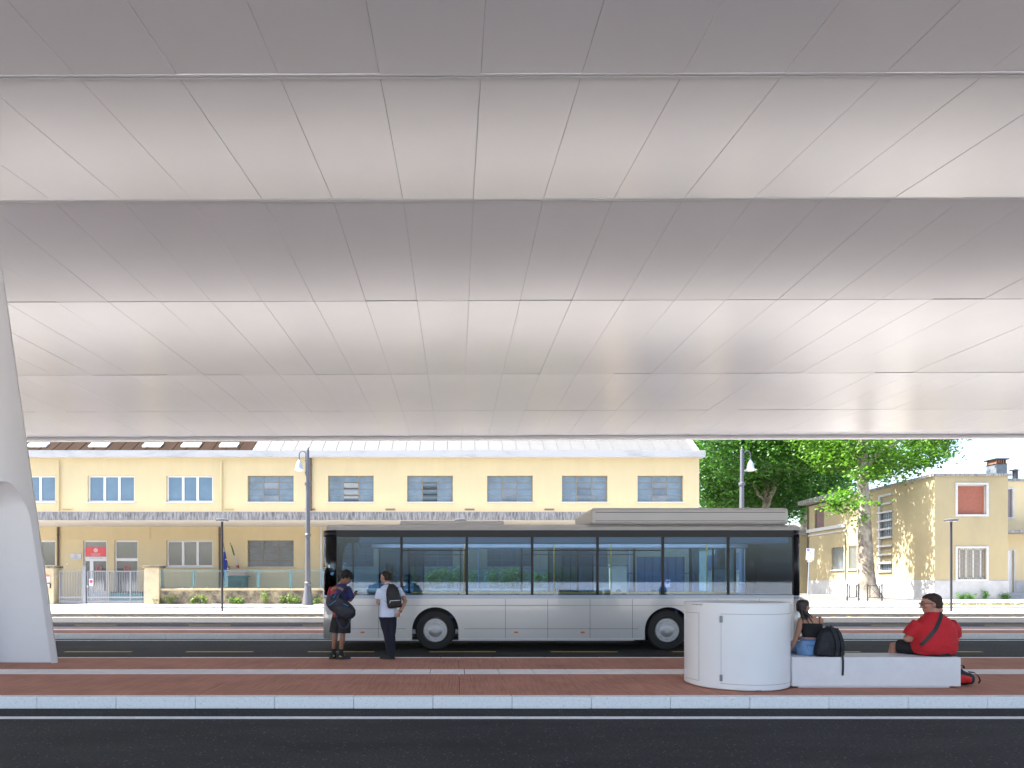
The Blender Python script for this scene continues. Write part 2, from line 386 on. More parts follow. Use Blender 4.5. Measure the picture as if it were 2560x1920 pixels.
# kerb of the far pavement and the low step before the houses
far_kerb = MB(); far_kerb.box(-60, 80, 30.02, 30.06, .001, .1); far_kerb = far_kerb.build('kerb', kerb_m); far_kerb['kind'] = 'structure'
k = MB(); k.box(0, 1.034, 29.95, 30.08, .002, .16, bev=.01); kme = k.mesh('kerb_stone'); kme.materials.append(mat('old_kerb_stone', (.42, .39, .34), .85, var=.15, vscale=6, bump=.3))
for i in range(-24, 34): piece('kerb_stone', kme, far_kerb, (i*1.04, 0, random.uniform(-.002, .002)))
step = MB(); step.box(-17.6, 100, 34.56, 34.64, .05, .25); step = step.build('kerb_step', stained); step['kind'] = 'structure'
k = MB(); k.box(0, .985, 34.5, 34.63, .05, .306, bev=.012); kme = k.mesh('kerb_stone'); kme.materials.append(mat('worn_kerb_stone', (.4, .37, .32), .9, col2=(.24, .22, .19), vscale=2.2, bump=.5, bscale=25))
for i in range(-17, 34):
    o = piece('kerb_stone', kme, step, (i*1.0, random.uniform(-.01, .01), random.uniform(-.012, .006)))

# ------------------------------------------------------------------ canopy
W = 1.07; SLOPE = .0032
PROF = [(.9, 4.72), (3.6, 4.90), (6.79, 5.36), (9.78, 5.82), (13.3, 5.82), (18.4, 5.94), (22.4, 5.95), (26.15, 5.90)]
PROF = [(y, CZ + a) for y, a in PROF]
XL, XR = -41, 42
canopy = thing('canopy', 'wide white bus station canopy with panelled soffit overhead', 'canopy', (-8.3, 12.4, .155))
rest = MB(); k0 = int((XL - .265) / W); k1 = int((XR - .265) / W)
for r, ((ya, za), (yb, zb)) in enumerate(zip(PROF, PROF[1:])):
    g = .010; dy, dz = yb - ya, zb - za; ln = math.hypot(dy, dz); uy, uz = dy/ln, dz/ln
    pm = MB(); A = (g, ln - g)
    ny = 6
    for i in range(1):
        a0, a1 = (g*uy, g*uz), ((ln-g)*uy, (ln-g)*uz)
        q = MB()
    bmq = bmesh.new(); bmesh.ops.create_cube(bmq, size=1)
    for v in bmq.verts: v.co = Vector(((v.co.x + .5)*(W - .004), g + (v.co.y + .5)*(ln - 2*g), (v.co.z + .5)*.03))
    bmesh.ops.bevel(bmq, geom=[e for e in bmq.edges], offset=.0025, segments=1, affect='EDGES')
    M = Matrix(((1, 0, 0, 0), (0, uy, -uz, 0), (0, uz, uy, 0), (0, 0, 0, 1)))
    pm.bm(bmq, M); pme = pm.mesh('soffit_panel'); pme.materials.append(soffit_m)
    yfar = max(yb, .5); lo, hi = XA(-40, yfar) - W, XA(2600, yfar) + W
    for k in range(k0, k1):
        x = .265 + k*W
        if yb > 4 and lo < x < hi:
            o = piece('soffit_panel', pme, canopy, Vector((x, ya, za + SLOPE*x + random.uniform(-.0015, .0015))) - canopy.location)
            o.rotation_euler = (random.uniform(-.0012, .0012), -SLOPE + random.uniform(-.0015, .0015), 0)
        else:
            rest.box(x, x + W - .007, g, ln - g, 0, .03, Matrix.Translation((0, ya, za + SLOPE*x)) @ M)
    # seam channel between the rows
    if r:
        c = MB(); h = .012 if 3 < ya < 10 else .004; wd = .026 if 3 < ya < 10 else .012
        for s_ in ((-1, 1) if 3 < ya < 10 else (0,)):
            c.prism([(XL, za + SLOPE*XL - h), (XR, za + SLOPE*XR - h), (XR, za + SLOPE*XR + .02), (XL, za + SLOPE*XL + .02)], ya + s_*.02 - wd*.5, ya + s_*.02 + wd*.5)
        c.build('seam_channel', trim_m if 3 < ya < 10 else mat('seam_grey', (.4, .4, .41), .6), canopy)
o = rest.build('soffit_lining', soffit_m, canopy); o['kind'] = 'stuff'
# backing, roof shell and edge trims
b = MB()
pr = [(y, z + .06) for y, z in PROF] + [(26.2, CZ + 6.4), (18, CZ + 6.75), (9, CZ + 6.6), (.85, CZ + 6.0)]
i = len(b.v)
for x in (XL, XR): b.v += [Vector((x, y, z + SLOPE*x)) for y, z in pr]
n = len(pr)
b.f.append(tuple(range(n))); b.f.append(tuple(reversed(range(n, 2*n)))); b.sm += [False]*2
for k in range(n): b.f.append((k, n+k, n+(k+1) % n, (k+1) % n)); b.sm.append(False)
b.build('roof_shell', white_shell, canopy)
for (y0, y1, zb, nm) in ((26.17, 26.32, 5.80, 'edge_fascia'), (.7, .84, 4.65, 'edge_fascia')):
    c = MB(); c.prism([(XL, CZ + zb + SLOPE*XL), (XR, CZ + zb + SLOPE*XR), (XR, CZ + (6.42 if y0 > 9 else 6.02) + SLOPE*XR), (XL, CZ + (6.42 if y0 > 9 else 6.02) + SLOPE*XL)], y0, y1)
    c.build(nm, mat('edge_fascia', (.6, .6, .61), .5, var=.03), canopy)
c = MB(); c.prism([(XL, CZ + 5.765 + SLOPE*XL), (XR, CZ + 5.765 + SLOPE*XR), (XR, CZ + 5.802 + SLOPE*XR), (XL, CZ + 5.802 + SLOPE*XL)], 26.1, 26.34)
c.build('edge_drip', trim_m, canopy)
# leaning column with a flat cut at its foot
rings = []
zs = [.156 + 2.3*k/10 for k in range(10)] + [2.456 + .018*k for k in range(64)] + [3.62 + 3.95*k/16 for k in range(17)]
for z in zs:
    t = (z - .156)/7.5; xe = -7.41 - .1432*(z - .156); rx = .86 - .2*t; cx = xe - rx; ring = []
    f = math.sqrt(max(0, 1 - (max(0, z - 2.7)/.78)**2)); d0, d1 = .26 - .2*f, .26 + .95*f       # niche: from d0 to d1 in from the right edge
    front = lambda d: 11.9 - .42*(1 - abs((rx - d)/rx)**3)
    rec = 0 if f == 0 else 1
    def niche(d):
        q = abs(d - .26)/(.2 if d < .26 else .95); arch = 2.7 + .78*math.sqrt(max(0, 1 - q*q))
        return max(front(d), 11.94 - .32*max(0, 1 - (arch - z)/.4)**2) if rec else front(d)
    for k in range(25): d = 2*rx + (d1 - 2*rx)*k/24; ring.append((xe - d, front(d), z))
    for k in range(49): d = d1 + (d0 - d1)*k/48; ring.append((xe - d, niche(d), z))
    for k in range(13): d = d0*(1 - k/12); ring.append((xe - d, front(d), z))
    for k in range(1, 40):                       # back, tapering away from the front edges
        u = 1 - 2*k/40; ring.append((cx + rx*u, 11.96 + .5*(1 - abs(u)**1.4), z))
    rings.append(ring)
c = MB(); c.rings(rings); col_o = c.build('column', col_m, canopy); col_o.data.set_sharp_from_angle(angle=R(28))

# ------------------------------------------------------------------ round cabinet
cx, cy, cr, ct, cb = 4.15, 9.50, .72, 1.37, .178
cab = thing('service_cabinet', 'round white metal cabinet beside the left end of the bench', 'cabinet', (cx, cy, .155))
c = MB(); c.lathe([(cr - .05, cb - .02), (cr - .05, cb), (cr, cb), (cr, ct - .004), (cr - .004, ct), (cr - .1, ct)], (cx, cy, 0), 96); c.build('body', cab_m, cab)
c = MB(); c.lathe([(cr - .12, .155), (cr - .12, cb - .001)], (cx, cy, 0), 48); c.build('base_ring', dark_gap, cab)
def curved(a0, a1, z0, z1, r, th, n=24):
    m = MB(); rs = []
    for k in range(n + 1):
        a = a0 + (a1-a0)*k/n; u = Vector((math.cos(a), math.sin(a), 0)); c_ = Vector((cx, cy, 0))
        rs.append([c_ + u*r + Vector((0, 0, z0)), c_ + u*(r+th) + Vector((0, 0, z0)), c_ + u*(r+th) + Vector((0, 0, z1)), c_ + u*r + Vector((0, 0, z1))])
    m.rings(rs, smooth=False); return m
def ang(px):    # angle on the cabinet's front seen at a photo column
    best = None
    for k in range(2000):
        a = -math.pi + math.pi*k/2000*1.15; p = Vector((cx + cr*math.cos(a), cy + cr*math.sin(a)))
        if (p - Vector((cx, cy))).dot(-p) < 0: continue
        e = abs(PX0 + F*p.x/p.y - px)
        if best is None or e < best[0]: best = (e, a)
    return best[1]
aL, aD0, aD1, aP = ang(1722), ang(1803), ang(1976), ang(1747)
for a0, a1 in ((aD0, aD1), (aP - .52, aP)):
    gp = MB(); gp = curved(a0 - .006, a1 + .006, .25 - .005, 1.215 + .005, cr - .01, .0112); gp.build('door_gap', mat('door_gap', (.2, .2, .2), .8), cab)
    d = curved(a0, a1, .25, 1.215, cr - .012, .0155, 40).build('door', cab_m, cab)
    for f in d.data.polygons: f.use_smooth = True
    d.data.set_sharp_from_angle(angle=R(30))
for a in (aD0, aP - .525):
    for z in (1.10, .28):
        h = MB(); u = Vector((math.cos(a), math.sin(a), 0)); p = Vector((cx, cy, 0)) + u*(cr + .008)
        h.tube([p + Vector((0, 0, z)), p + Vector((0, 0, z + .09))], .011, 10); h.box(-.02, .02, -.004, .006, z, z + .09, Matrix.Translation((p.x, p.y, 0)) @ Matrix.Rotation(a + math.pi/2, 4, 'Z'))
        h.build('hinge', galv if a == aD0 else white_pvc, cab)
for k in range(8):
    a = aL + .16 + k*.036; u = Vector((math.cos(a), math.sin(a), 0))
    s = MB(); s.box(-.006, .006, -.002, .002, 1.33, 1.342, Matrix.Translation(Vector((cx, cy, 0)) + u*(cr + .0005)) @ Matrix.Rotation(a + math.pi/2, 4, 'Z'))
    s.build('vent_slot', black_m, cab)
a = ang(1900); u = Vector((math.cos(a), math.sin(a), 0)); c = MB(); c.box(-.03, .03, -.01, .01, .158, .182, Matrix.Translation(Vector((cx, cy, 0)) + u*(cr - .02)) @ Matrix.Rotation(a + math.pi/2, 4, 'Z')); c.build('foot', galv, cab)

# ------------------------------------------------------------------ benches
def bench(loc, w, d, label, group):
    x0 = loc[0]; y0 = loc[1]
    t = thing('bench', label, 'bench', (x0 + w/2, y0 + d/2, .155), group)
    m = MB(); m.box(x0, x0 + w, y0, y0 + d, .178, .594, bev=.008); m.build('seat_block', bench_m, t)
    m = MB(); m.box(x0 + .1, x0 + w - .14, y0 + .03, y0 + d - .06, .155, .177); m.build('plinth', trim_m, t)
    return t
bench((4.78, 9.10), 2.40, .56, 'long white concrete bench joined to the round cabinet', 'white platform benches')
bench((4.3, 20.05), 2.6, .56, 'white concrete bench on the far platform behind the bus', 'white platform benches')
# ------------------------------------------------------------------ ochre works building on the left
FY = 40.0
def fx(px): return XA(px, FY)
def fz(py): return ZA(py, FY)
works = thing('works_building', 'long ochre two storey works building with concrete ledge and metal roof', 'building', (-6, 44, .5))
UP = [(22, 138), (219, 336), (416, 532), (619, 734), (820, 934), (1018, 1132), (1218, 1332), (1405, 1519), (1594, 1708)]
zt, zb = fz(1189), fz(1254.5); lt, lb = fz(1351), fz(1416.5)
holes = [(fx(a), fx(b), zb, zt) for a, b in UP]
LOWW = [(22, 138)] + UP[2:8]
lowh = [(fx(a), fx(b), lb, lt) for a, b in LOWW]
doors = [(fx(208), fx(267), .5, fz(1351)), (fx(286), fx(345), .5, fz(1351))]
bigdoor = (fx(1592), fx(1712), .5, fz(1392))
w = MB()
XE = fx(1748)
holed_wall(w, -46, XE, fz(1310), 9.36, holes, FY, .22)
holed_wall(w, -46, XE, .4, fz(1310), lowh + doors + [bigdoor], FY, .22)
w.face([(XE, FY, .4), (XE, 62, .4), (XE, 62, 9.36), (XE, FY, 9.36)]); w.face([(-46, FY, .4), (-46, 62, .4), (-46, 62, 9.36), (-46, FY, 9.36)])
w.face([(-46, 62, .4), (XE, 62, .4), (XE, 62, 9.36), (-46, 62, 9.36)])
w.build('wall', ochre, works)
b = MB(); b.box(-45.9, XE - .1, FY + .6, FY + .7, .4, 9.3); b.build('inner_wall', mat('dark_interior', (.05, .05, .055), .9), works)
# raised band over the doors
b = MB(); b.box(fx(179), fx(375), FY - .03, FY - .001, fz(1349), fz(1316)); b.build('plaster_band', ochre, works)

def white_window(x0, x1, z0, z1, pm, yy=FY + .13, sill=True, open_=False):
    f = MB(); fw = .09
    f.box(x0, x1, yy, yy + .07, z0, z0 + fw); f.box(x0, x1, yy, yy + .07, z1 - fw, z1)
    f.box(x0, x0 + fw, yy, yy + .068, z0 + fw, z1 - fw); f.box(x1 - fw, x1, yy, yy + .068, z0 + fw, z1 - fw)
    wd = (x1 - x0 - 2*fw)/3
    for k in (1, 2): f.box(x0 + fw + k*wd - .075, x0 + fw + k*wd + .075, yy - .01, yy + .068, z0 + fw, z1 - fw)
    fo = f.build('window', white_pvc, works)
    for k in range(3):
        a = x0 + fw + k*wd + (.075 if k else 0); c = x0 + fw + (k+1)*wd - (.075 if k < 2 else 0)
        p = MB(); rz = random.uniform(-.008, .008)
        p.box(a, c, yy + .03 + rz, yy + .036 + rz, z0 + fw, z1 - fw); p.build('pane', pm, fo)
    if sill:
        s = MB(); s.box(x0 - .12, x1 + .12, FY - .09, FY + .13, z0 - .075, z0 - .002, bev=.01); s.build('sill', sill_m, fo)
def steel_window(x0, x1, z0, z1, tilt, pm):
    yy = FY + .16; f = MB(); t = .045
    f.box(x0, x1, yy, yy + .05, z0, z0 + t); f.box(x0, x1, yy, yy + .05, z1 - t, z1)
    f.box(x0, x0 + t, yy, yy + .05, z0 + t, z1 - t); f.box(x1 - t, x1, yy, yy + .05, z0 + t, z1 - t)
    xs = [x0, x0 + (x1-x0)*.33, x0 + (x1-x0)*.665, x1]
    for x in xs[1:3]: f.box(x - .028, x + .028, yy, yy + .05, z0 + t, z1 - t)
    zs = [z0 + (z1-z0)*k/4 for k in range(5)]
    for c in range(3):
        for z in zs[1:4]: f.box(xs[c] + .029, xs[c+1] - .029, yy + .004, yy + .045, z - .02, z + .02)
    fo = f.build('window', steel_bar, works)
    for c in range(3):
        for r in range(4):
            p = MB(); a, d = xs[c] + .03, xs[c+1] - .03; h = (z1-z0)/4 - .045
            ang_ = R(tilt + random.uniform(-4, 4)) if (c == 1 and r < 3 and tilt) else R(random.uniform(-.7, .7))
            M = Matrix.Translation(((a+d)/2, yy + .022, zs[r] + .022 + h/2)) @ Matrix.Rotation(ang_, 4, 'X') @ Matrix.Rotation(R(random.uniform(-.4, .4)), 4, 'Z')
            p.box(-(d-a)/2, (d-a)/2, -.003, .003, -h/2, h/2, M)
            p.build('pane', pm, fo)
    s = MB(); s.box(x0 - .1, x1 + .1, FY - .08, FY + .15, z0 - .06, z0 - .002, bev=.01); s.build('sill', sill_m, fo)
for k, (a, c, z0, z1) in enumerate(holes):
    if k < 3: white_window(a, c, z0, z1, pane_blue)
    else: steel_window(a, c, z0, z1, {4: 22, 5: 38}.get(k, 6), pane_old)
for k, (a, c, z0, z1) in enumerate(lowh):
    if k < 2: white_window(a, c, z0, z1, pane_low)
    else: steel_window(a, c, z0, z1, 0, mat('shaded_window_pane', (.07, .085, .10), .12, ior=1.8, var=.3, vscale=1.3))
# concrete ledge
l = MB(); yf = 37.2; zf0, zf1 = ZA(1301, yf), ZA(1280, yf)
l.prism([(yf, zf0), (FY + .01, 5.06), (FY + .01, zf1 + .02), (yf, zf1)], -46, XE + .25, 'x')
lo = l.build('ledge', soffslab, works)
l = MB(); l.box(-46.02, XE + .27, yf - .03, yf - .002, zf0 + .01, zf1 + .01)
l.build('ledge_face', stained, lo)
# eaves and roof
e = MB(); ye = 39.5; e.box(-46.3, XA(1764, ye), ye, FY + .3, 9.34, 9.42); e.box(-46.3, XA(1764, ye), ye, ye + .2, 9.42, 9.74); e.build('eaves', fascia_m, works)
RS = .72
def roofz(y): return 9.72 + (y - (ye + .25)) * RS
def roof_sheet(x0, x1, m, y1=47.0):
    s = MB(); ya = ye + .22; sl = .035
    s.face([(x0, ya, roofz(ya)), (x1, ya, roofz(ya)), (x1, y1, roofz(y1)), (x0, y1, roofz(y1))])
    s.face([(x0, ya, roofz(ya) - .03), (x1, ya, roofz(ya) - .03), (x1, ya, roofz(ya)), (x0, ya, roofz(ya))])
    s.prism([(x1 - .018, 0), (x1 + .018, 0), (x1 + .018, sl), (x1 - .018, sl)], 0, 1)
    for v in s.v[-8:]:
        y = ya + v.y*(y1 - ya); v.y = y; v.z = roofz(y) + v.z
    s.build('roof_sheet', m, works)
x = fx(632); n = 32; wdt = (fx(1741) - x)/n
for k in range(n): roof_sheet(x + k*wdt, x + (k+1)*wdt, sheet_m)
x2 = fx(630) - 30*.83
for k in range(30): roof_sheet(x2 + k*.83, x2 + (k+1)*.83, brown_sheet)
v = MB(); v.prism([(ye + .22, roofz(ye + .22) + .03), (47, roofz(47) + .03), (47, roofz(47) + .09), (ye + .22, roofz(ye + .22) + .09)], fx(1731), fx(1744), 'x'); v.build('verge_trim', fascia_m, works)
v = MB(); v.face([(XE, 40, 9.36), (XE, 47, roofz(47) - .05), (XE, 54, 9.36)]); v.face([(-45.9, 47, roofz(47) - .02), (XE, 47, roofz(47) - .02), (XE, 54, 9.4), (-45.9, 54, 9.4)]); v.build('roof_back', brown_sheet, works)
for a, c in ((72, 120), (226, 272), (360, 406), (456, 502), (551, 596)):
    yk = 40.42; xa, xc = XA(a, yk), XA(c, yk)
    s = MB(); M = Matrix.Translation(((xa+xc)/2, yk, roofz(yk))) @ Matrix.Rotation(math.atan(RS), 4, 'X')
    h = (xc - xa)/2
    s.box(-h, h, -.28, .28, .001, .10, M); so = s.build('skylight', white_pvc, works)
    s = MB(); s.box(-h + .1, h - .1, -.2, .2, .101, .11, M); s.build('pane', pane_blue, so)
# pipes and vents
def pipe(px, py0, py1, r, m, yy=FY - .1, nm='downpipe', parent=None):
    p = MB(); X = XA(px, yy); p.tube([(X, yy, ZA(py1, yy)), (X, yy, ZA(py0, yy))], r, 10)
    o = p.build(nm, m, parent or works)
    for z in (ZA(py1, yy) + .5, ZA(py0, yy) - .5):
        c = MB(); c.lathe([(r + .02, z), (r + .02, z + .05)], (X, yy, 0), 12); c.build('clamp', m, o)
for px in (146, 553): pipe(px, 1154, 1277, .06, ochre)
pipe(776, 1144, 1277, .085, brown_pipe)
pipe(145, 1318, 1500, .065, brown_pipe); pipe(549, 1318, 1500, .065, brown_pipe)
white_pipe = mat('pale_pipe', (.55, .57, .6), .5)
for px in (803, 994, 1195, 1573): pipe(px, 1318, 1500, .055, white_pipe)
for px in (168, 574, 776, 976, 1174, 1373):
    g = MB(); X = fx(px); g.box(X - .33, X + .33, FY - .035, FY - .002, fz(1276.5), fz(1271)); go = g.build('vent', mat('vent_frame', (.35, .31, .22), .8) if px > 600 else ochre, works)
    g = MB(); g.box(X - .28, X + .28, FY - .04, FY - .036, fz(1275.5), fz(1272)); g.build('grille', mat('vent_dark', (.14, .12, .09), .9) if px > 600 else ochre_old, go)
# doors with glass and notices
def glazed_door(h, n):
    x0, x1, z0, z1 = h; yy = FY + .1; zm = fz(1399)
    f = MB()
    for a, c, d, e_ in ((x0, x1, z1 - .09, z1), (x0, x1, zm - .09, zm + .09), (x0, x0 + .09, z0, zm - .09), (x1 - .09, x1, z0, zm - .09), (x0, x0 + .09, zm + .09, z1 - .09), (x1 - .09, x1, zm + .09, z1 - .09)):
        f.box(a, c, yy, yy + .07, d, e_)
    if n == 0: f.box(x0 + .36, x0 + .58, yy - .01, yy + .06, z0, zm - .09); f.box(x0 + .1, x1 - .1, yy - .008, yy + .06, z0 + .01, z0 + .55)
    fo = f.build('door', white_pvc, works)
    for d, e_ in ((z0, zm - .09), (zm + .09, z1 - .09)):
        p = MB(); p.box(x0 + .08, x1 - .08, yy + .03, yy + .036, d, e_); p.build('pane', pane_low, fo)
    s = MB(); cc = (fx(246 if n == 0 else 315), yy - .012, fz(1421)); disc(s, cc, .19, 28, .135); s.build('round_sticker', mat('sticker_pink', (.5, .1, .14), .5), fo)
    if n == 0:
        h_ = MB(); h_.tube([(x0 + .66, yy - .05, 1.4), (x0 + .66, yy - .05, 1.9)], .015, 8); h_.build('door_handle', galv, fo)
    return fo, yy
d1, yy = glazed_door(doors[0], 0); glazed_door(doors[1], 1)
sg = MB(); sx0, sx1, sz0, sz1 = fx(212), fx(263), fz(1391), fz(1367); sg.box(sx0, sx1, yy - .02, yy - .004, sz0, sz1); so = sg.build('red_sign', mat('faded_red', (.62, .09, .1), .6), d1)
e = MB(); cc = ((sx0+sx1)/2, yy - .024, fz(1375.5)); disc(e, cc, .13, 28); eo = e.build('seal', sign_white, so)
e = MB(); cc2 = (cc[0], yy - .027, cc[2]); disc(e, cc2, .095, 24, .075); disc(e, cc2, .05, 12, .03); e.build('seal_ring', mat('seal_pink', (.6, .2, .2), .6), eo)
for s_, py in (('ALMA MATER STUDIORUM', 1384), ('UNIVERSITÀ DI BOLOGNA', 1386.4), ('CAMPUS DI CESENA', 1388.7)):
    letter(s_, .055, ((sx0+sx1)/2, yy - .0235, fz(py)), sign_white, so, wid=.62 if 'CAMPUS' not in s_ else .5)
lb_ = MB(); lb_.box(fx(211), fx(264), yy - .015, yy - .004, fz(1397.5), fz(1391.6)); lbo = lb_.build('white_sign', sign_white, d1)
letter('Dipartimento di Psicologia', .1, ((sx0+sx1)/2, yy - .018, fz(1394.7)), mat('ink_blue', (.1, .1, .3), .6), lbo, wid=.84)
# big metal door
x0, x1, z0, z1 = bigdoor; n = 6
f = MB(); f.box(x0, x1, FY + .12, FY + .16, z0, z1); fo = f.build('sliding_door', mat('blue_grey_metal', (.13, .18, .23), .5, metal=.2, var=.1), works)
for k in range(n + 1):
    f = MB(); X = x0 + (x1-x0-.06)*k/n; f.box(X, X + .06, FY + .09, FY + .119, z0, z1); f.build('rib', mat('blue_grey_rib', (.07, .1, .13), .5), fo)
# wall plaque, house number
pl = tag(MB().box(fx(177), fx(204), FY - .03, FY - .003, fz(1399.5), fz(1384)).build('wall_plaque', mat('plaque_metal', (.42, .43, .44), .35, metal=.5)), 'grey metal plaque on the ochre wall left of the entrance door', 'plaque')
e = MB(); disc(e, (fx(190.5), FY - .034, fz(1388.5)), .09, 20, .06); e.build('crest', mat('plaque_dark', (.2, .18, .16), .5), pl)
for py, wd in ((1393, .3), (1397, .6)):
    e = MB(); e.box(fx(190.5) - wd/2, fx(190.5) + wd/2, FY - .034, FY - .031, fz(py) - .012, fz(py) + .012); e.build('engraved_line', MATS['plaque_dark'], pl)
hn = tag(MB().box(fx(166), fx(172), FY - .02, FY - .003, fz(1411.5), fz(1408)).build('house_number_plate', sign_white), 'tiny white house number plate on the ochre wall', 'sign')
letter('115', .09, (fx(169), FY - .024, fz(1409.8)), sign_blue, hn)
# flags on slanted poles
def flag(px0, py0, px1, py1, stripes, label, droop):
    t = thing('flag', label, 'flag', at(px1, py1, 39.7), 'flags at the entrance wall')
    a, b = at(px0, py0, 38.6), at(px1, py1, 39.95)
    p = MB(); p.tube([b, a], .02, 8); p.tube([a, a + (a-b).normalized()*.08], [.03, .005], 8); p.build('pole', mat('flag_pole', (.12, .08, .06), .5), t)
    br = MB(); br.box(b.x - .06, b.x + .06, b.y - .02, b.y + .04, b.z - .12, b.z + .12); br.build('bracket', galv, t)
    for (t0, t1, w0, w1, m) in stripes:
        rs = []; nseg = 8
        for k in range(nseg + 1):
            f_ = t0 + (t1 - t0)*k/nseg; q = a.lerp(b, f_); wd = w0 + (w1-w0)*k/nseg; ring = []
            for j in range(14):
                an = 2*math.pi*j/14; r_ = wd*(.75 + .25*math.sin(3*an + k*.4))
                ring.append(q + Vector((math.cos(an)*r_ + .03, math.sin(an)*r_*.5, -droop*(f_-t0)/(max(.01, t1-t0))*0 - wd*.5)))
            rs.append(ring)
        c = MB(); c.rings(rs); c.build('cloth', m, t)
    return t, a, b
ft, a, b = flag(558, 1359, 571, 1420, [], 'blue flag with gold stars drooping by the wall', .2)
rs = []
for k in range(9):
    f_ = k/8; q = a.lerp(b, .2 + .35*f_); z = q.z - .2 - 1.55*f_; wd = .06 + .15*f_**.7
    rs.append([Vector((q.x + .04*f_ + math.cos(2*math.pi*j/16)*wd*(.8 + .2*math.sin(6*math.pi*j/16 + k)), q.y + math.sin(2*math.pi*j/16)*wd*.5, z)) for j in range(16)])
c = MB(); c.rings(rs); c.build('cloth', mat('flag_blue', (.012, .025, .2), .8), ft)
for u, z in ((.0, .7), (.1, 1.25), (-.02, 1.4)):
    s = MB(); disc(s, (a.x + .16 + u, a.y + .03, a.z - z - .25), .045, 5); s.build('star', mat('star_gold', (.65, .45, .05), .6), ft)
flag(576, 1359, 593, 1415, [(.06, .5, .03, .05, mat('flag_green', (.01, .12, .03), .8)), (.5, .95, .05, .06, mat('flag_white', (.6, .6, .6), .8)), (.95, 1.4, .08, .13, mat('flag_red', (.5, .015, .02), .8))], 'green white and red flag rolled round its pole', .1)

# ------------------------------------------------------------------ front wall, gates and mesh fence
GY = 36.5; GG = gz(GY)
def gx(px): return XA(px, GY)
def gzp(py): return ZA(py, GY)
def pillar(px0, px1, py, label, dp=.6):
    t = thing('gate_pillar', label, 'pillar', (gx((px0+px1)/2), GY, GG), 'plastered gate pillars')
    m = MB(); m.box(gx(px0), gx(px1), GY - .15, GY + dp, GG - .05, gzp(py + 5), bev=.02); m.build('shaft', pillar_m, t)
    m = MB(); m.box(gx(px0) - .06, gx(px1) + .06, GY - .21, GY + dp + .06, gzp(py + 5), gzp(py), bev=.015); m.build('cap', wall_old, t)
    return t
pA = pillar(100, 138, 1415, 'plaster gate pillar carrying notices, nearest the big column')
pillar(364, 400, 1414, 'plaster gate pillar where the low wall and mesh fence begin')
pillar(1527, 1565, 1411, 'tall plaster pillar seen through the bus windows', .5)
n = tag(MB().box(gx(112), gx(129), GY - .19, GY - .155, gzp(1455), gzp(1437)).build('notice_board', sign_white), 'white notice with red head on the left gate pillar', 'notice')
MB().box(gx(112), gx(129), GY - .196, GY - .191, gzp(1441.5), gzp(1437)).build('red_heading', sign_red, n)
letter('UNIVERSITÀ', .06, (gx(121.5), GY - .199, gzp(1439.2)), sign_white, n)
n = tag(MB().box(gx(123), gx(131.5), GY - .22, GY - .155, gzp(1470), gzp(1458.5)).build('door_phone', black_m), 'small black entry phone with white panel on the gate pillar', 'door phone')
MB().box(gx(124.5), gx(130), GY - .226, GY - .221, gzp(1469), gzp(1460)).build('panel', sign_white, n)
MB().box(gx(125), gx(128), GY - .23, GY - .2265, gzp(1467.5), gzp(1465.5)).build('red_mark', sign_red, n)
# gates
def gate(px0, px1, bars, label, mids=(), sign=False):
    t = thing('gate', label, 'gate', (gx((px0+px1)/2), GY + .1, GG), 'galvanised bar gates')
    x0, x1 = gx(px0), gx(px1); za, zb_, zc = gzp(1507), gzp(1493), gzp(1427)
    f = MB(); f.box(x0, x1, GY + .05, GY + .1, za, za + .12); f.box(x0, x1, GY + .05, GY + .1, zb_ - .06, zb_ + .04); f.box(x0, x1, GY + .05, GY + .1, zc - .05, zc)
    for X in [x0 + .03, x1 - .03] + [gx(q) for q in mids]: f.box(X - .03, X + .03, GY + .045, GY + .105, za + .121, zc - .051)
    f.build('frame', galv, t)
    bm_ = MB(); bm_.box(-.012, .012, -.012, .012, za + .1, zc - .04); me = bm_.mesh('bar', Vector((0, 0, GG))); me.materials.append(galv)
    for k in range(1, bars): piece('bar', me, t, (x0 + (x1-x0)*k/bars - t.location.x, -.025, 0))
    h = MB()
    h.box(x0 + .06, x1 - .06, GY + .07, GY + .08, gzp(1500) - .01, gzp(1500) + .01); h.build('lower_rail', galv, t)
    return t
gate(146.5, 206, 15, 'narrow galvanised bar gate left of the steel post')
g2 = gate(216, 361, 34, 'wide galvanised bar gate in front of the entrance doors', (271, 325))
m = MB(); m.box(gx(217), gx(221), GY - .03, GY + .04, gzp(1470), gzp(1462)); m.tube([(gx(218), GY - .05, gzp(1466)), (gx(223), GY - .05, gzp(1466))], .02, 8); m.build('lock', galv, g2)
gp = thing('gate_post', 'square galvanised steel post between the two bar gates', 'post', (gx(210.5), GY, GG))
MB().box(gx(207), gx(214.5), GY - .02, GY + .16, GG - .02, gzp(1414), bev=.008).build('shaft', galv, gp)
MB().box(gx(206.6), gx(214.9), GY - .03, GY + .17, gzp(1414), gzp(1413)).build('cap', galv, gp)
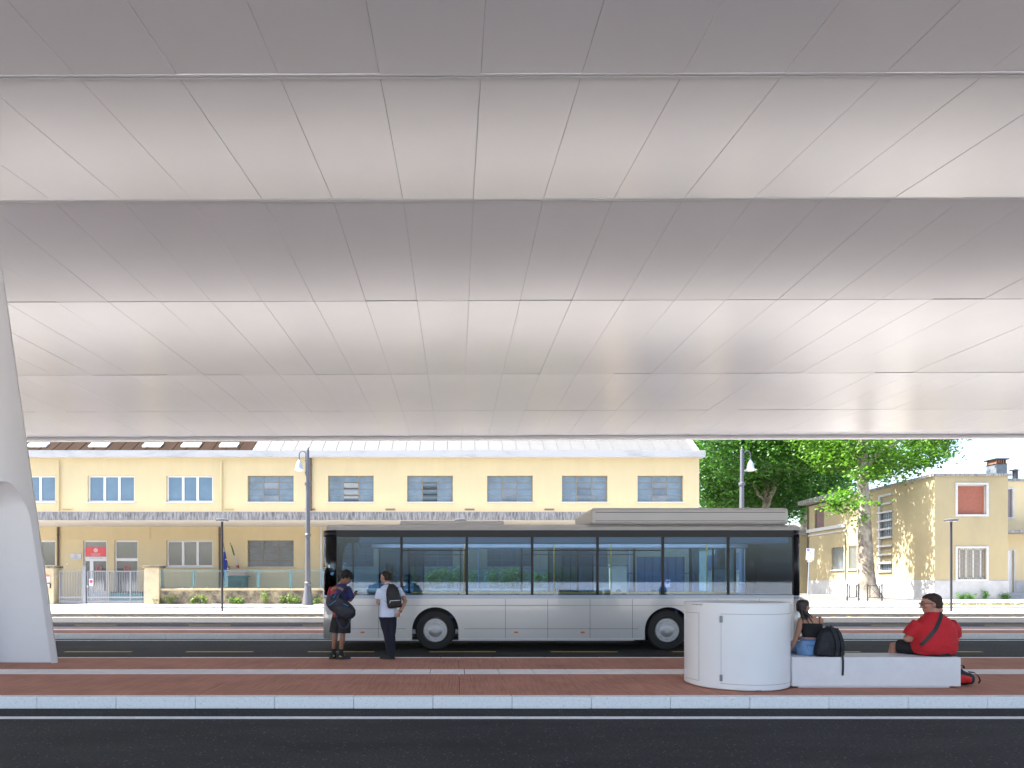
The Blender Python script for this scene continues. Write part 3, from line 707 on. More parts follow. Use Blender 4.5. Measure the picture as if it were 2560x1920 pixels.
def nopark(px0, px1, py0, py1, y, label):
    s = tag(MB().box(XA(px0, y), XA(px1, y), y - .01, y, ZA(py1, y), ZA(py0, y)).build('no_parking_sign', sign_white), label, 'sign', 'no parking signs on gates')
    c = Vector((XA((px0+px1)/2, y), y - .014, ZA(py0 + (py1-py0)*.37, y))); r = (XA(px1, y) - XA(px0, y))*.42
    e = MB(); disc(e, c, r, 28, r*.72); 
    d = Vector((-.707, 0, -.707)); q = Vector((.707, 0, -.707))
    e.face([c + d*r*.75 + q*r*.13 + Vector((0, -.002, 0)), c + d*r*.75 - q*r*.13 + Vector((0, -.002, 0)), c - d*r*.75 - q*r*.13 + Vector((0, -.002, 0)), c - d*r*.75 + q*r*.13 + Vector((0, -.002, 0))])
    e.build('red_ring', mat('sign_orange_red', (.6, .05, .03), .5), s)
    e = MB(); disc(e, c + Vector((0, .001, 0)), r*.72, 28); e.build('blue_field', sign_blue, s)
    for tx, k in (('PASSO', .72), ('CARRABILE', .84)): letter(tx, r*.42, (c.x, y - .013, ZA(py0 + (py1-py0)*k, y)), black_m, s)
nopark(223, 233.5, 1447, 1465, GY + .03, 'small no parking sign hung on the wide bar gate')
nopark(1664, 1675, 1449, 1468, GY + .03, 'small no parking sign on the blue mesh gate behind the bus')
# teal tub bench behind the gate
tb = thing('planter_box', 'long teal planter box behind the wide gate', 'planter', (gx(318), 38.4, .44))
MB().box(XA(281, 38.4), XA(360, 38.4), 38.1, 38.7, .44, ZA(1482, 38.4)).build('box', mat('teal_plastic', (.03, .3, .33), .5, var=.1), tb)
MB().box(XA(282, 38.4), XA(359, 38.4), 38.12, 38.68, ZA(1482, 38.4), ZA(1479, 38.4)).build('soil', mat('soil', (.1, .05, .03), .9, var=.5, vscale=9), tb)
# low wall with cap
lw = thing('low_wall', 'stained low plaster wall under the teal mesh fence', 'wall', (gx(960), GY, GG))
a0, a1 = gx(401), gx(1527)
nseg = 14
MB().box(a0, a1, GY + .05, GY + .3, GG - .06, gzp(1476)).build('wall_body', wall_old, lw)
for k in range(nseg):
    s0, s1 = a0 + (a1-a0)*k/nseg, a0 + (a1-a0)*(k+1)/nseg
    MB().box(s0 + .004, s1 - .004, GY, GY + .34, gzp(1476), gzp(1471.5) + random.uniform(-.008, .008), bev=.012).build('coping_stone', pillar_m, lw)
# mesh fence
fence = thing('mesh_fence', 'teal wire mesh fence panels on the low wall', 'fence', (gx(960), GY + .15, gzp(1471)))
PS = [401 + 81.0*k for k in range(0, 15)]; PS = [p for p in PS if p < 1528]
zf0, zf1 = gzp(1470.5), gzp(1427)
for p in PS:
    MB().box(gx(p) - .03, gx(p) + .03, GY + .12, GY + .18, gzp(1471.5) - .05, zf1 + .03).build('post', teal_steel, fence)
pw = gx(PS[1]) - gx(PS[0])
f = MB(); e0, e1 = .07, pw - .07; h = zf1 - zf0
for a, c, d, e_ in ((e0, e1, .02, .05), (e0, e1, h - .05, h - .02), (e0, e0 + .03, .05, h - .05), (e1 - .03, e1, .05, h - .05)): f.box(a, c, -.015, .015, d, e_)
fme = f.mesh('panel_frame'); fme.materials.append(teal_steel)
g = MB(); st = .066
for k in range(1, int((e1-e0)/st)): g.box(e0 + k*st - .0022, e0 + k*st + .0022, -.002, .002, .04, h - .04)
for k in range(1, int(h/st)): g.box(e0 + .02, e1 - .02, -.0025, .0025, .03 + k*st - .0022, .03 + k*st + .0022)
gme = g.mesh('wire_mesh'); gme.materials.append(teal_steel)
for p in PS[:-1]:
    o = piece('panel_frame', fme, fence, Vector((gx(p), GY + .15, zf0)) - fence.location)
    piece('wire_mesh', gme, o, (0, 0, 0))
MB().box(gx(PS[0]), gx(PS[-1]), GY + .135, GY + .165, zf1 + .03, zf1 + .055).build('top_rail', teal_steel, fence)
# mesh gate behind the bus
mg = thing('mesh_gate', 'blue grey mesh gate right of the tall pillar behind the bus', 'gate', (gx(1650), GY + .1, GG))
for a, c in ((1570, 1655), (1657, 1742)):
    X0, X1 = gx(a), gx(c); zt_ = gzp(1432)
    f = MB()
    for q, r_, d, e_ in ((X0, X1, GG + .06, GG + .14), (X0, X1, zt_ - .06, zt_), (X0, X0 + .06, GG + .14, zt_ - .06), (X1 - .06, X1, GG + .14, zt_ - .06)): f.box(q, r_, GY + .07, GY + .12, d, e_)
    fo = f.build('leaf_frame', mat('gate_blue', (.1, .15, .2), .5, metal=.3), mg)
    g = MB()
    for k in range(1, int((X1-X0)/.09)): g.box(X0 + k*.09 - .003, X0 + k*.09 + .003, GY + .09, GY + .1, GG + .1, zt_ - .03)
    for k in range(1, int((zt_-GG)/.09)): g.box(X0 + .03, X1 - .03, GY + .089, GY + .101, GG + .06 + k*.09 - .005, GG + .06 + k*.09 + .005)
    g.build('wire_mesh', MATS['gate_blue'], fo)
pillar(1780, 1811, 1418, 'plaster pillar with a blue scribble at the street corner', .5)
letter('gkz', .4, (gx(1795), GY - .155, gzp(1455)), mat('scribble_blue', (.1, .2, .4), .6), bpy.data.objects['gate_pillar.003'])
# bins and boards behind the mesh
bn = thing('waste_bin', 'dark green bin with lid behind the mesh fence', 'bin', (XA(594, 38.5), 38.5, .44))
MB().box(XA(572, 38.5), XA(616, 38.5), 38.2, 38.9, .5, ZA(1442, 38.5), bev=.03).build('body', mat('bin_green', (.03, .07, .065), .5), bn)
MB().box(XA(570, 38.5), XA(620, 38.5), 38.15, 38.95, ZA(1442, 38.5), ZA(1439, 38.5), bev=.015).build('lid', mat('bin_lid', (.04, .1, .1), .5), bn)
sb = thing('storage_box', 'low pink beige cupboard beside the green bin', 'cupboard', (XA(596, 39.4), 39.4, .46))
MB().box(XA(568, 39.3), XA(616, 39.3), 39.1, 39.75, .46, ZA(1427.5, 39.3)).build('body', mat('pink_board', (.5, .33, .25), .8), sb)
MB().box(XA(567, 39.3), XA(617, 39.3), 39.05, 39.78, ZA(1427.5, 39.3), ZA(1426, 39.3)).build('top', mat('pink_board_top', (.45, .3, .22), .8), sb)
for px0, px1, c, lab in ((444, 474, (.08, .2, .45), 'blue tarpaulin heap behind the mesh fence'), (474, 526, (.55, .45, .06), 'yellow hose heap behind the mesh fence')):
    h = MB(); xa, xb = XA(px0, 38), XA(px1, 38)
    for k in range(3): h.ell((xa + (xb-xa)*(k+.5)/3, 38 + .1*(k % 2), .86), ((xb-xa)*.25, .25, .47 - .05*(k % 2)), n=14)
    tag(h.build('tarpaulin_heap', mat('heap_%d' % px0, c, .6, var=.2, vscale=6, bump=.6, bscale=14)), lab, 'tarpaulin')
# ------------------------------------------------------------------ corner house on the right
CX, CY = XA(2337, 41), 41.0
WD = Vector((.0706, 1, 0)).normalized()                    # direction of the long side wall, away from the camera
house = thing('corner_house', 'ochre corner house with grey plinth, shutters and dappled side wall', 'house', (CX, CY, .5))
HT = 8.38
def wall_y(px):       # distance of the side wall at a photo column
    return 1 / ((px - PX0)/F/(CX - .0706*CY) - .0706/(CX - .0706*CY))
MS = Matrix.Translation((CX, CY, 0)) @ Matrix(((-WD.y*0 + WD.x, WD.y, 0, 0), (WD.y, -WD.x, 0, 0), (0, 0, 1, 0), (0, 0, 0, 1)))   # u along the wall, v into the house
def su(px): return (wall_y(px) - CY) / WD.y
def sz(py, px): return ZA(py, wall_y(px))
# openings of the side wall: (u0, u1, z0, z1)
stair = (su(2231), su(2197), 2.3, 7.95)
sw = [stair, (su(2060), su(2037), sz(1320, 2048), sz(1267, 2048)), (su(2109), su(2079), sz(1424, 2094), sz(1368, 2094)), (su(2142), su(2122), sz(1424, 2094), sz(1368, 2094))]
UE = su(2020)
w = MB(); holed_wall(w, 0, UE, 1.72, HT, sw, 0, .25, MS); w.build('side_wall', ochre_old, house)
w = MB(); holed_wall(w, 0, UE, .4, 1.72, [], -.03, .1, MS)
w.face([MS @ Vector(p) for p in ((0, -.03, 1.72), (UE, -.03, 1.72), (UE, .02, 1.72), (0, .02, 1.72))]); w.build('side_plinth', plinth_m, house)
w = MB(); X2 = XA(2520, CY)
uw = (XA(2393, CY), XA(2465, CY), ZA(1286, CY), ZA(1212, CY)); lw_ = (XA(2393, CY), XA(2465, CY), ZA(1448, CY), ZA(1371, CY))
holed_wall(w, CX, X2, 1.72, HT, [uw, lw_], CY, .22)
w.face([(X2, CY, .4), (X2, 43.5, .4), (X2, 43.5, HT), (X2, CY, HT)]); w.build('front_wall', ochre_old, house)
w = MB(); holed_wall(w, CX - .03, X2 + .02, .4, 1.70, [], CY - .035, .1); w.face([(CX - .03, CY - .035, 1.70), (X2 + .02, CY - .035, 1.70), (X2 + .02, CY + .01, 1.71), (CX - .03, CY + .01, 1.71)]); w.build('front_plinth', plinth_m, house)
# roof edge
r = MB(); pr = [MS @ Vector((-.12, -.16, 0)), MS @ Vector((UE - 6.3, -.16, 0)), MS @ Vector((UE - 6.3, 8, 0)), Vector((X2 + .12, 52, 0)), Vector((X2 + .12, CY - .16, 0))]
r.prism([(p.x, p.y) for p in pr], HT, HT + .16, 'z'); r.build('roof_edge', stained, house)
r = MB(); pr = [MS @ Vector((UE - 6.6, -.75, 0)), MS @ Vector((UE + .3, -.75, 0)), MS @ Vector((UE + .3, 6, 0)), MS @ Vector((UE - 6.6, 6, 0))]
r.prism([(p.x, p.y) for p in pr], HT + .165, HT + .5, 'z'); r.build('eaves_slab', stained, house)
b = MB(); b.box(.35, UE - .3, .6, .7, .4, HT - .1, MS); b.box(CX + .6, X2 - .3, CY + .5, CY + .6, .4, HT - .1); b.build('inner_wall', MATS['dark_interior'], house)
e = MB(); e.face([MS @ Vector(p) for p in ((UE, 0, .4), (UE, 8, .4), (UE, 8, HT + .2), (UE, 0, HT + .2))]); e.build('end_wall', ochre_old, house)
# shutter window and grille window on the front
stone_fr = mat('stone_frame', (.44, .44, .43), .8, var=.1, vscale=5)
def stone_frame(h, t, parent):
    x0, x1, z0, z1 = h; f = MB(); y0, y1 = CY - .06, CY + .2
    f.box(x0 - t, x1 + t, y0, y1 - .2, z1, z1 + t); f.box(x0 - t, x1 + t, y0, y1 - .2, z0 - t, z0); f.box(x0 - t, x0, y0, y1 - .2, z0, z1); f.box(x1, x1 + t, y0, y1 - .2, z0, z1)
    f.build('stone_frame', stone_fr, parent)
x0, x1, z0, z1 = uw
f = MB(); f.box(x0, x0 + .05, CY + .1, CY + .15, z0, z1); f.box(x1 - .05, x1, CY + .1, CY + .15, z0, z1); f.box(x0, x1, CY + .1, CY + .15, z1 - .06, z1)
fo = f.build('shutter_window', stone_fr, house); stone_frame(uw, .13, fo)
shut = mat('shutter_brown', (.3, .1, .06), .6, var=.15, vscale=7)
s = MB(); nS = 30; hh = (z1 - z0 - .06)/nS; s.box(x0 + .052, x1 - .052, CY + .1, CY + .125, .002, hh - .008, bev=.004); me = s.mesh('shutter_slat', house.location + Vector((0, 0, -house.location.z))); me.materials.append(shut)
for k in range(nS): piece('shutter_slat', me, fo, (0, random.uniform(-.003, .003), z0 + k*hh - house.location.z))
x0, x1, z0, z1 = lw_
f = MB(); yy2 = CY + .14
for k in range(4):
    X = x0 + (x1-x0)*(.13 + .74*k/3); f.box(X - .05, X + .05, yy2, yy2 + .05, z0, z1)
f.box(x0, x1, yy2, yy2 + .048, z1 - .08, z1); f.box(x0, x1, yy2, yy2 + .048, z0, z0 + .1)
fo = f.build('barred_window', white_pvc, house); stone_frame(lw_, .13, fo)
MB().box(x0, x1, yy2 + .03, yy2 + .035, z0, z1).build('pane', mat('curtain_pane', (.2, .21, .22), .15, ior=1.6, var=.2), fo)
gi = mat('grille_iron', (.3, .26, .18), .6)
for k in range(1, 15):
    X = x0 + (x1-x0)*k/15; MB().box(X - .009, X + .009, CY + .02, CY + .04, z0, z1).build('grille_bar', gi, fo)
for k in range(1, 6):
    Z = z0 + (z1-z0)*k/6; MB().box(x0, x1, CY + .012, CY + .019, Z - .012, Z + .012).build('grille_rail', gi, fo)
# stair window strip
st = MB(); u0, u1, z0, z1 = stair; uu = u0
st.box(u1 - .16, u1, -.05, .2, z0, z1, MS); st.box(u0, u1 - .16, -.05, .2, z1 - .16, z1, MS)
so = st.build('stair_window', stone_fr, house)
nL = 9; stp = (z1 - z0 - .16)/nL
for k in range(nL):
    z = z0 + k*stp
    MB().box(u0, u1 + .06, -.12, .15, z, z + .13, MS).build('concrete_ledge', stone_fr, so)
    if k in (0, 4, 5, 6):
        MB().box(u0, u1 - .16, .1, .11, z + .13, z + stp, MS).build('pane', pane_old, so)
        g = MB()
        for q in range(1, 7): U = u0 + (u1 - .16 - u0)*q/7; g.box(U - .012, U + .012, .02, .04, z + .13, z + stp, MS)
        for q in (1, 2): Z = z + .13 + (stp - .13)*q/3; g.box(u0, u1 - .16, .015, .019, Z - .01, Z + .01, MS)
        g.build('grille', black_m, so)
    else: MB().box(u0, u1 - .16, .1, .12, z + .13, z + stp, MS).build('infill_panel', ochre_old, so)
# side windows
for i, h in enumerate(sw[1:]):
    u0, u1, z0, z1 = h
    if i == 0:
        f = MB(); f.box(u0, u1, .12, .15, z0, z1, MS); fo = f.build('shutter_window', mat('dark_shutter', (.14, .085, .08), .7, var=.15, vscale=4), house)
    else:
        f = MB(); f.box(u0, u1, .14, .16, z0, z1, MS); fo = f.build('barred_window', pane_old, house)
        for q in range(1, 11):
            U = u0 + (u1-u0)*q/11; MB().box(U - .012, U + .012, .02, .04, z0, z1, MS).build('grille_bar', gi, fo)
        MB().box(u0 - .15, u1 + .15, -.12, .13, z0 - .1, z0 - .002, MS).build('sill', stone_fr, fo)
MB().box(su(2115), UE, -.14, .0, 6.02, 6.3, MS).build('string_course', stone_fr, house)
MB().box(su(2115), UE, -.08, -.002, 5.68, 5.78, MS).build('conduit', stone_fr, house)
p = MB(); p.tube([MS @ Vector((su(2115), -.05, 1.75)), MS @ Vector((su(2115), -.05, 5.4))], .03, 8); p.build('conduit', lamp_grey, house)
p = MB(); p.tube([MS @ Vector((UE - .1, -.08, .5)), MS @ Vector((UE - .1, -.08, HT))], .06, 8); p.build('downpipe', brown_pipe, house)
# chimney and flue
Yc = 43.0
ch = MB(); ch.box(XA(2478, Yc), XA(2505, Yc), Yc - .4, Yc + .4, HT + .1, ZA(1163, Yc)); cho = ch.build('chimney', mat('chimney_slate', (.1, .12, .14), .8, var=.2), house)
MB().box(XA(2477, Yc), XA(2506, Yc), Yc - .45, Yc + .45, ZA(1163, Yc), ZA(1161.5, Yc)).build('band', lamp_dark, cho)
for k in range(5):
    X = XA(2480 + k*5.6, Yc); MB().box(X - .035, X + .035, Yc - .38, Yc + .38, ZA(1161.5, Yc), ZA(1152, Yc)).build('brick_pier', mat('flue_brick', (.22, .1, .06), .9, var=.3, vscale=8), cho)
MB().box(XA(2474.5, Yc), XA(2508.5, Yc), Yc - .5, Yc + .5, ZA(1152, Yc), ZA(1148.5, Yc), bev=.02).build('cap', lamp_dark, cho)
# set-back wing on the right
WY = 43.5; WX = X2
w = MB(); nw = (WX + .02, XA(2530, WY), ZA(1293, WY), ZA(1223, WY)); dr = (WX + .05, XA(2534, WY), .86, ZA(1376, WY))
holed_wall(w, WX, 56, .4, 8.45, [nw, dr], WY, .2); w.build('wing_wall', ochre, house)
MB().box(WX + .13, 56.2, WY - .12, WY + 6, 8.45, 8.62).build('wing_roof_edge', stained, house)
x0, x1, z0, z1 = nw
f = MB(); f.box(x0, x1, WY + .08, WY + .12, z0, z1); fo = f.build('narrow_window', mat('grey_shutter', (.2, .18, .19), .7), house)
f = MB(); f.box(x1, x1 + .13, WY - .04, WY - .002, z0 - .12, z1 + .12); f.box(x0, x1, WY - .04, WY - .002, z1, z1 + .12); f.box(x0, x1, WY - .04, WY - .002, z0 - .12, z0); f.build('stone_frame', stone_fr, fo)
l = MB(); l.box(WX + .03, 56, 41.9, WY - .005, ZA(1331, 41.9), ZA(1325, 41.9)); l.build('balcony_slab', stained, house)
l = MB(); rs = []
x0, x1, z0, z1 = dr
f = MB(); f.box(x0, x1, WY + .1, WY + .15, z0, z1); fo = f.build('door', white_pvc, house)
f = MB(); f.box(x1, x1 + .1, WY - .04, WY - .002, z0, z1 + .1); f.box(x0, x1, WY - .04, WY - .002, z1, z1 + .1); f.build('stone_frame', stone_fr, fo)
MB().box(x1 + .13, 56, WY - .04, WY - .003, .4, 1.7).build('wing_plinth', plinth_m, house)
for k in range(3):
    MB().box(WX + .04, WX + 3.2 + .2*(2-k), WY - .35*(3-k), WY - .35*(2-k) - .003 if k < 2 else WY + .1, .4, .5 + .125*(k+1), bev=.01).build('stair_step', plinth_m, house)
fp = MB(); Xf = XA(2538, 45); fp.lathe([(.16, 8.5), (.16, ZA(1178, 45)), (.18, ZA(1177, 45)), (.3, ZA(1176.5, 45)), (.02, ZA(1171.5, 45))], (Xf, 45, 0), 14); fp.tube([(Xf, 45, ZA(1177, 45)), (Xf - .4, 45, ZA(1176.5, 45))], .05, 8); fp.build('flue_pipe', lamp_dark, house)
# further low house in the sun beyond the street
lh = thing('low_house', 'sunlit low ochre house beyond the corner house, up the side street', 'house', (34.4, 68, .5))
w = MB(); w.box(32.2, 42, 60, 92, .4, 6.0); w.build('wall', ochre, lh)
MB().box(31.9, 42.3, 59.8, 92.3, 6.0, 6.4).build('roof_edge', fascia_m, lh)
for k in range(3):
    y = 63.5 + k*8
    wo = MB().box(32.12, 32.198, y, y + 2.6, 2.9, 4.9).build('window', pane_old, lh); MB().box(32.0, 32.19, y - .2, y + 2.8, 2.72, 2.88).build('sill', stone_fr, wo)
MB().box(32.13, 32.197, 59.99 + 1.2, 62.6, .5, 3.0).build('door', shut, lh)

# ------------------------------------------------------------------ trees
def limb_path(a, b, sag, n=7, wob=.2):
    a, b = Vector(a), Vector(b); out = []
    for k in range(n + 1):
        t = k/n; p = a.lerp(b, t); p.z += sag*math.sin(math.pi*t)
        if 0 < k < n: p += Vector((random.uniform(-wob, wob), random.uniform(-wob, wob), random.uniform(-wob, wob)*.5))
        out.append(p)
    return out
def leaf_cloud(centres, per, spread, size, m, name, parent):
    """Many bent leaves round twig points."""
    V = []; Fc = []
    for c in centres:
        k = int(per*random.uniform(.6, 1.4)); sp = spread*random.uniform(.7, 1.3)
        for _ in range(k):
            p = c + Vector((random.gauss(0, sp), random.gauss(0, sp), random.gauss(0, sp*.6)))
            s = size*random.uniform(.6, 1.25)
            q = Euler((random.uniform(-1.0, 1.0), random.uniform(-1.0, 1.0), random.uniform(0, 6.28))).to_matrix()
            i = len(V)
            for x, y, z in ((0, -.5, 0), (.5, -.1, -.1), (.32, .25, -.05), (0, .6, -.15), (-.32, .25, -.05), (-.5, -.1, -.1)): V.append(p + q @ Vector((x*s, y*s, z*s)))
            Fc.append((i, i+1, i+2, i+3)); Fc.append((i, i+3, i+4, i+5))
    me = bpy.data.meshes.new(name); off = Vector((0, 0, 0)); q = parent
    while q is not None: off += q.location; q = q.parent
    me.from_pydata([v - off for v in V], [], Fc); me.materials.append(m)
    o = bpy.data.objects.new(name, me); COL.objects.link(o); o.parent = parent
    return o
def plane_tree(base, trunk, limbs, blobs, label, m, per=26, size=.24, spread=.5, dens=1.0):
    t = thing('plane_tree', label, 'tree', base, 'plane trees of the side street')
    tr = MB(); tr.tube([p for p, r in trunk], [r for p, r in trunk], 16); to = tr.build('trunk', bark_m, t)
    for f in to.data.polygons: f.use_smooth = True
    cs = []
    for a, b_, r0, r1, sag in limbs:
        path = limb_path(a, b_, sag); n = len(path)
        mb = MB(); mb.tube(path, [r0 + (r1-r0)*k/(n-1) for k in range(n)], 9); mb.build('limb', bark_m, to)
        for p in path[3:]: cs += [p + Vector((random.gauss(0, .7), random.gauss(0, .7), random.gauss(0, .5))) for _ in range(3)]
    for (c, r, k) in blobs:
        c = Vector(c)
        for _ in range(int(k*dens)):
            while True:
                d = Vector((random.uniform(-1, 1), random.uniform(-1, 1), random.uniform(-1, 1)))
                if .3 < d.length < 1: break
            d = d * (d.length ** -.35)
            cs.append(c + Vector((d.x*r[0], d.y*r[1], d.z*r[2])))
    # twigs to the clumps near the lower rim
    leaf_cloud(cs, per, spread, size, m, 'crown', t)
    return t
ty = 43.0; bx = XA(2164, ty)
T = lambda px, py, y=ty: at(px, py, y)
plane_tree((bx, ty, .5),
    [(T(2172, 1500), .95), (T(2170, 1485), .74), (T(2166, 1460), .58), (T(2164, 1420), .5), (T(2163, 1360), .44), (T(2160, 1290), .4), (T(2157, 1200), .33), (T(2157, 1120), .28), (T(2160, 1000), .2), (T(2162, 900), .12)],
    [(T(2158, 1180), T(2290, 1090, 42), .13, .04, .6), (T(2157, 1150), T(2040, 1060, 43.5), .13, .04, .5), (T(2160, 1110), T(2330, 1010, 44), .12, .03, .6), (T(2160, 1060), T(2070, 900, 42), .1, .03, .4), (T(2160, 1290), T(2105, 1250, 42.2), .07, .03, .2), (T(2160, 1040), T(2180, 900, 46), .1, .03, 0)],
    [(T(2150, 990, 49.5), (5.6, 4.0, 4.8), 300), (T(2270, 1085, 49.5), (3.6, 2.4, 2.2), 130), (T(2075, 1080, 47.5), (2.7, 1.9, 2.1), 130), (T(2345, 1105, 50), (1.8, 1.6, 1.3), 50), (T(2200, 1150, 46.5), (2.2, 1.4, 1.1), 60), (T(2150, 1120, 45), (2.2, 1.4, 1.6), 80), (T(2108, 1250, 42.2), (.9, .7, .6), 22), (T(2172, 1125, 42.6), (1.5, .7, 1.3), 45), (T(2235, 1165, 43.6), (1.9, 1.1, .9), 40), (T(2295, 1145, 45), (1.5, 1.2, .8), 40), (T(2095, 1140, 46.5), (1.6, 1.1, 1.3), 60), (T(2165, 1190, 42.3), (.9, .5, .5), 16), (T(2330, 1030, 49.5), (2.9, 2.6, 2.5), 100)],
    'tall plane tree with pale trunk beside the corner house', leaf_a, per=25, size=.185, spread=.36)
ty2 = 62.0
T2 = lambda px, py, y=62.0: at(px, py, y)
plane_tree((XA(1912, ty2), ty2, .5),
    [(T2(1914, 1484), .7), (T2(1914, 1440), .46), (T2(1914, 1340), .38), (T2(1915, 1250), .33), (T2(1916, 1180), .27), (T2(1912, 1100), .2), (T2(1908, 1000), .12)],
    [(T2(1918, 1265), T2(1972, 1130, 60), .25, .12, .2), (T2(1950, 1190, 61.4), T2(2010, 1120, 61), .16, .06, .3), (T2(1912, 1250), T2(1830, 1180, 61), .17, .05, .5), (T2(1915, 1200), T2(1800, 1080, 63), .16, .05, .4), (T2(1914, 1150), T2(2060, 1080, 64), .15, .05, .5)],
    [(T2(1900, 1080), (8.5, 6, 5.5), 430), (T2(1820, 1190, 64), (4.2, 4, 4.2), 170), (T2(2000, 1190, 64), (4.2, 4, 3.4), 150), (T2(1900, 1230, 65.5), (5.5, 2, 3.0), 120), (T2(1960, 1090, 58), (4, 2.5, 2.5), 130), (T2(1990, 1100, 54), (3.4, 2.6, 2.8), 150), (T2(1850, 1110, 57), (4.5, 2.5, 3), 130)],
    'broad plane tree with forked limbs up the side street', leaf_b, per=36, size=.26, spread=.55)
plane_tree((XA(1800, 74), 74, .5),
    [(at(1800, 1478, 74), .6), (at(1800, 1300, 74), .45), (at(1802, 1150, 74), .3), (at(1803, 1000, 74), .15)],
    [(at(1800, 1280, 74), at(1870, 1150, 73), .2, .06, .4), (at(1800, 1260, 74), at(1740, 1130, 74), .2, .06, .4)],
    [(at(1800, 1120, 75), (9, 6, 8.5), 420), (at(1900, 1230, 76), (6, 4, 4), 150)],
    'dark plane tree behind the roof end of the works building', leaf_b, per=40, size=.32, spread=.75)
plane_tree((XA(2010, 84), 84, .5),
    [(at(2010, 1473, 84), .6), (at(2010, 1330, 84), .45), (at(2008, 1150, 84), .25)],
    [(at(2010, 1300, 84), at(2060, 1200, 83), .2, .06, .4), (at(2010, 1290, 84), at(1950, 1180, 84), .2, .06, .4)],
    [(at(2000, 1180, 84), (7, 6, 6), 300)],
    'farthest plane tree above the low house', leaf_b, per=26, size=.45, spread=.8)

# ------------------------------------------------------------------ street lamps
def bell_lamp(px, side, label):
    Y = 35.6; g = gz(Y); X = XA(px, Y)
    t = thing('street_lamp', label, 'street lamp', (X, Y, g), 'bell shaped street lamps')
    z = lambda py: ZA(py, Y) - g
    p = MB(); p.lathe([(.6/1.0*.55, 0), (.33, .03), (.30, .12), (.17, z(1462)), (.19, z(1461)), (.19, z(1457)), (.15, z(1455)), (.13, z(1342)), (.17, z(1341)), (.17, z(1336)), (.13, z(1334)), (.115, z(1214)), (.17, z(1213)), (.17, z(1207)), (.09, z(1205)), (.085, z(1135)), (.075, z(1124)), (.03, z(1122)), (.05, z(1120)), (.008, z(1116))], (0, 0, 0), 18)
    p.build('post', lamp_grey, t, local=True)
    for f in t.children[0].data.polygons: f.use_smooth = True
    d = side; a = MB(); sc = Y/F; pts = []
    zc = z(1137); rad = 8.5*sc
    pts = [(d*.1, 0, z(1190)), (d*.1, 0, zc)] + [(d*(.1 + rad - rad*math.cos(q)), 0, zc + rad*1.15*math.sin(q)) for q in [math.pi*k/12 for k in range(1, 12)]] + [(d*(.1 + 2*rad), 0, zc), (d*(.1 + 2*rad), 0, z(1150))]
    a.tube(pts, .032, 8); a.build('arm', lamp_grey, t, local=True)
    for zz in (z(1152), z(1183)): c = MB(); c.box(min(-.06*d, d*.16), max(-.06*d, d*.16), -.07, .07, zz - .02, zz + .03, bev=.008); c.build('clamp', lamp_grey, t, local=True)
    s = MB(); cx_ = d*(.1 + 2*rad); zt_, zb_ = z(1149), z(1176)
    h = zt_ - zb_; s.lathe([(.33, 0), (.35, .015), (.22, h*.1), (.21, h*.13), (.195, h*.35), (.15, h*.65), (.08, h*.88), (.045, h*.93), (.045, h)], (cx_, 0, zb_), 22)
    so = s.build('lamp_shade', mat('lamp_shade_grey', (.45, .47, .5), .4, metal=.3), t, local=True)
    for f in so.data.polygons: f.use_smooth = len(f.vertices) == 4
    g_ = MB(); g_.ell((cx_, 0, zb_ - .005), (.2, .2, .05), n=14); g_.build('lens', white_pvc, so, local=True)
bell_lamp(769.5, -1, 'grey bell shaded street lamp on tall post before the ochre wall')
bell_lamp(1854.5, 1, 'grey bell shaded street lamp in front of the trees')
def disc_lamp(px, label):
    Y = 31.6; g = .17; t = thing('disc_lamp', label, 'street lamp', (XA(px, Y), Y, g), 'flat disc lamps along the pavement')
    z = lambda py: ZA(py, Y) - g
    p = MB(); p.lathe([(.055, 0), (.055, .6), (.05, z(1304))], (0, 0, 0), 14); p.build('post', lamp_dark, t, local=True)
    p = MB(); p.lathe([(.1, 0), (.1, .012)], (0, 0, 0), 14); p.build('base_plate', lamp_dark, t, local=True)
    p = MB(); p.lathe([(.05, z(1306)), (.09, z(1303)), (.27, z(1303)), (.31, z(1300.5)), (.315, z(1299.5)), (.24, z(1297.5)), (.05, z(1297))], (0, 0, 0), 28); p.build('disc_head', lamp_grey, t, local=True)
    p = MB(); p.lathe([(.23, z(1303.6)), (.23, z(1303.1))], (0, 0, 0), 24); p.build('lens', mat('lamp_lens', (.6, .6, .6), .3), t, local=True)
disc_lamp(555.5, 'dark post with flat disc head left of the bell lamp')
disc_lamp(1151.5, 'flat disc lamp standing behind the bus')
disc_lamp(2378, 'dark post with flat disc head before the corner house')

# ------------------------------------------------------------------ signs and barriers by the corner
py_ = 36.2; X = XA(1946, py_)
s = thing('street_sign', 'white arrow street sign on a thin pole behind the bus end', 'sign', (X, py_, gz(py_)))
m = MB(); m.tube([(X, py_, gz(py_)), (X, py_, ZA(1396, py_))], .04, 10); m.build('pole', galv, s)
m = MB(); a, b = XA(1930, py_), XA(1946, py_); zt_, zb_ = ZA(1396, py_), ZA(1403, py_)
m.prism([(a, (zt_+zb_)/2), (a + .1, zb_), (b + .03, zb_), (b + .03, zt_), (a + .1, zt_)], py_ - .06, py_ - .04); mo = m.build('plate', sign_white, s)
m = MB(); m.box(a + .12, b - .02, py_ - .066, py_ - .061, zb_ + .03, zb_ + .075); m.build('blue_band', sign_blue, mo)
py_ = 38.0; Xt, Xb = XA(2024, py_), XA(2018.5, py_)
s = thing('parking_sign', 'white parking notice on a leaning pole at the street corner', 'sign', (Xb, py_, gz(py_)))
m = MB(); m.tube([(Xb, py_, gz(py_) - .02), (Xt, py_, ZA(1372, py_))], .035, 10); m.build('pole', galv, s)
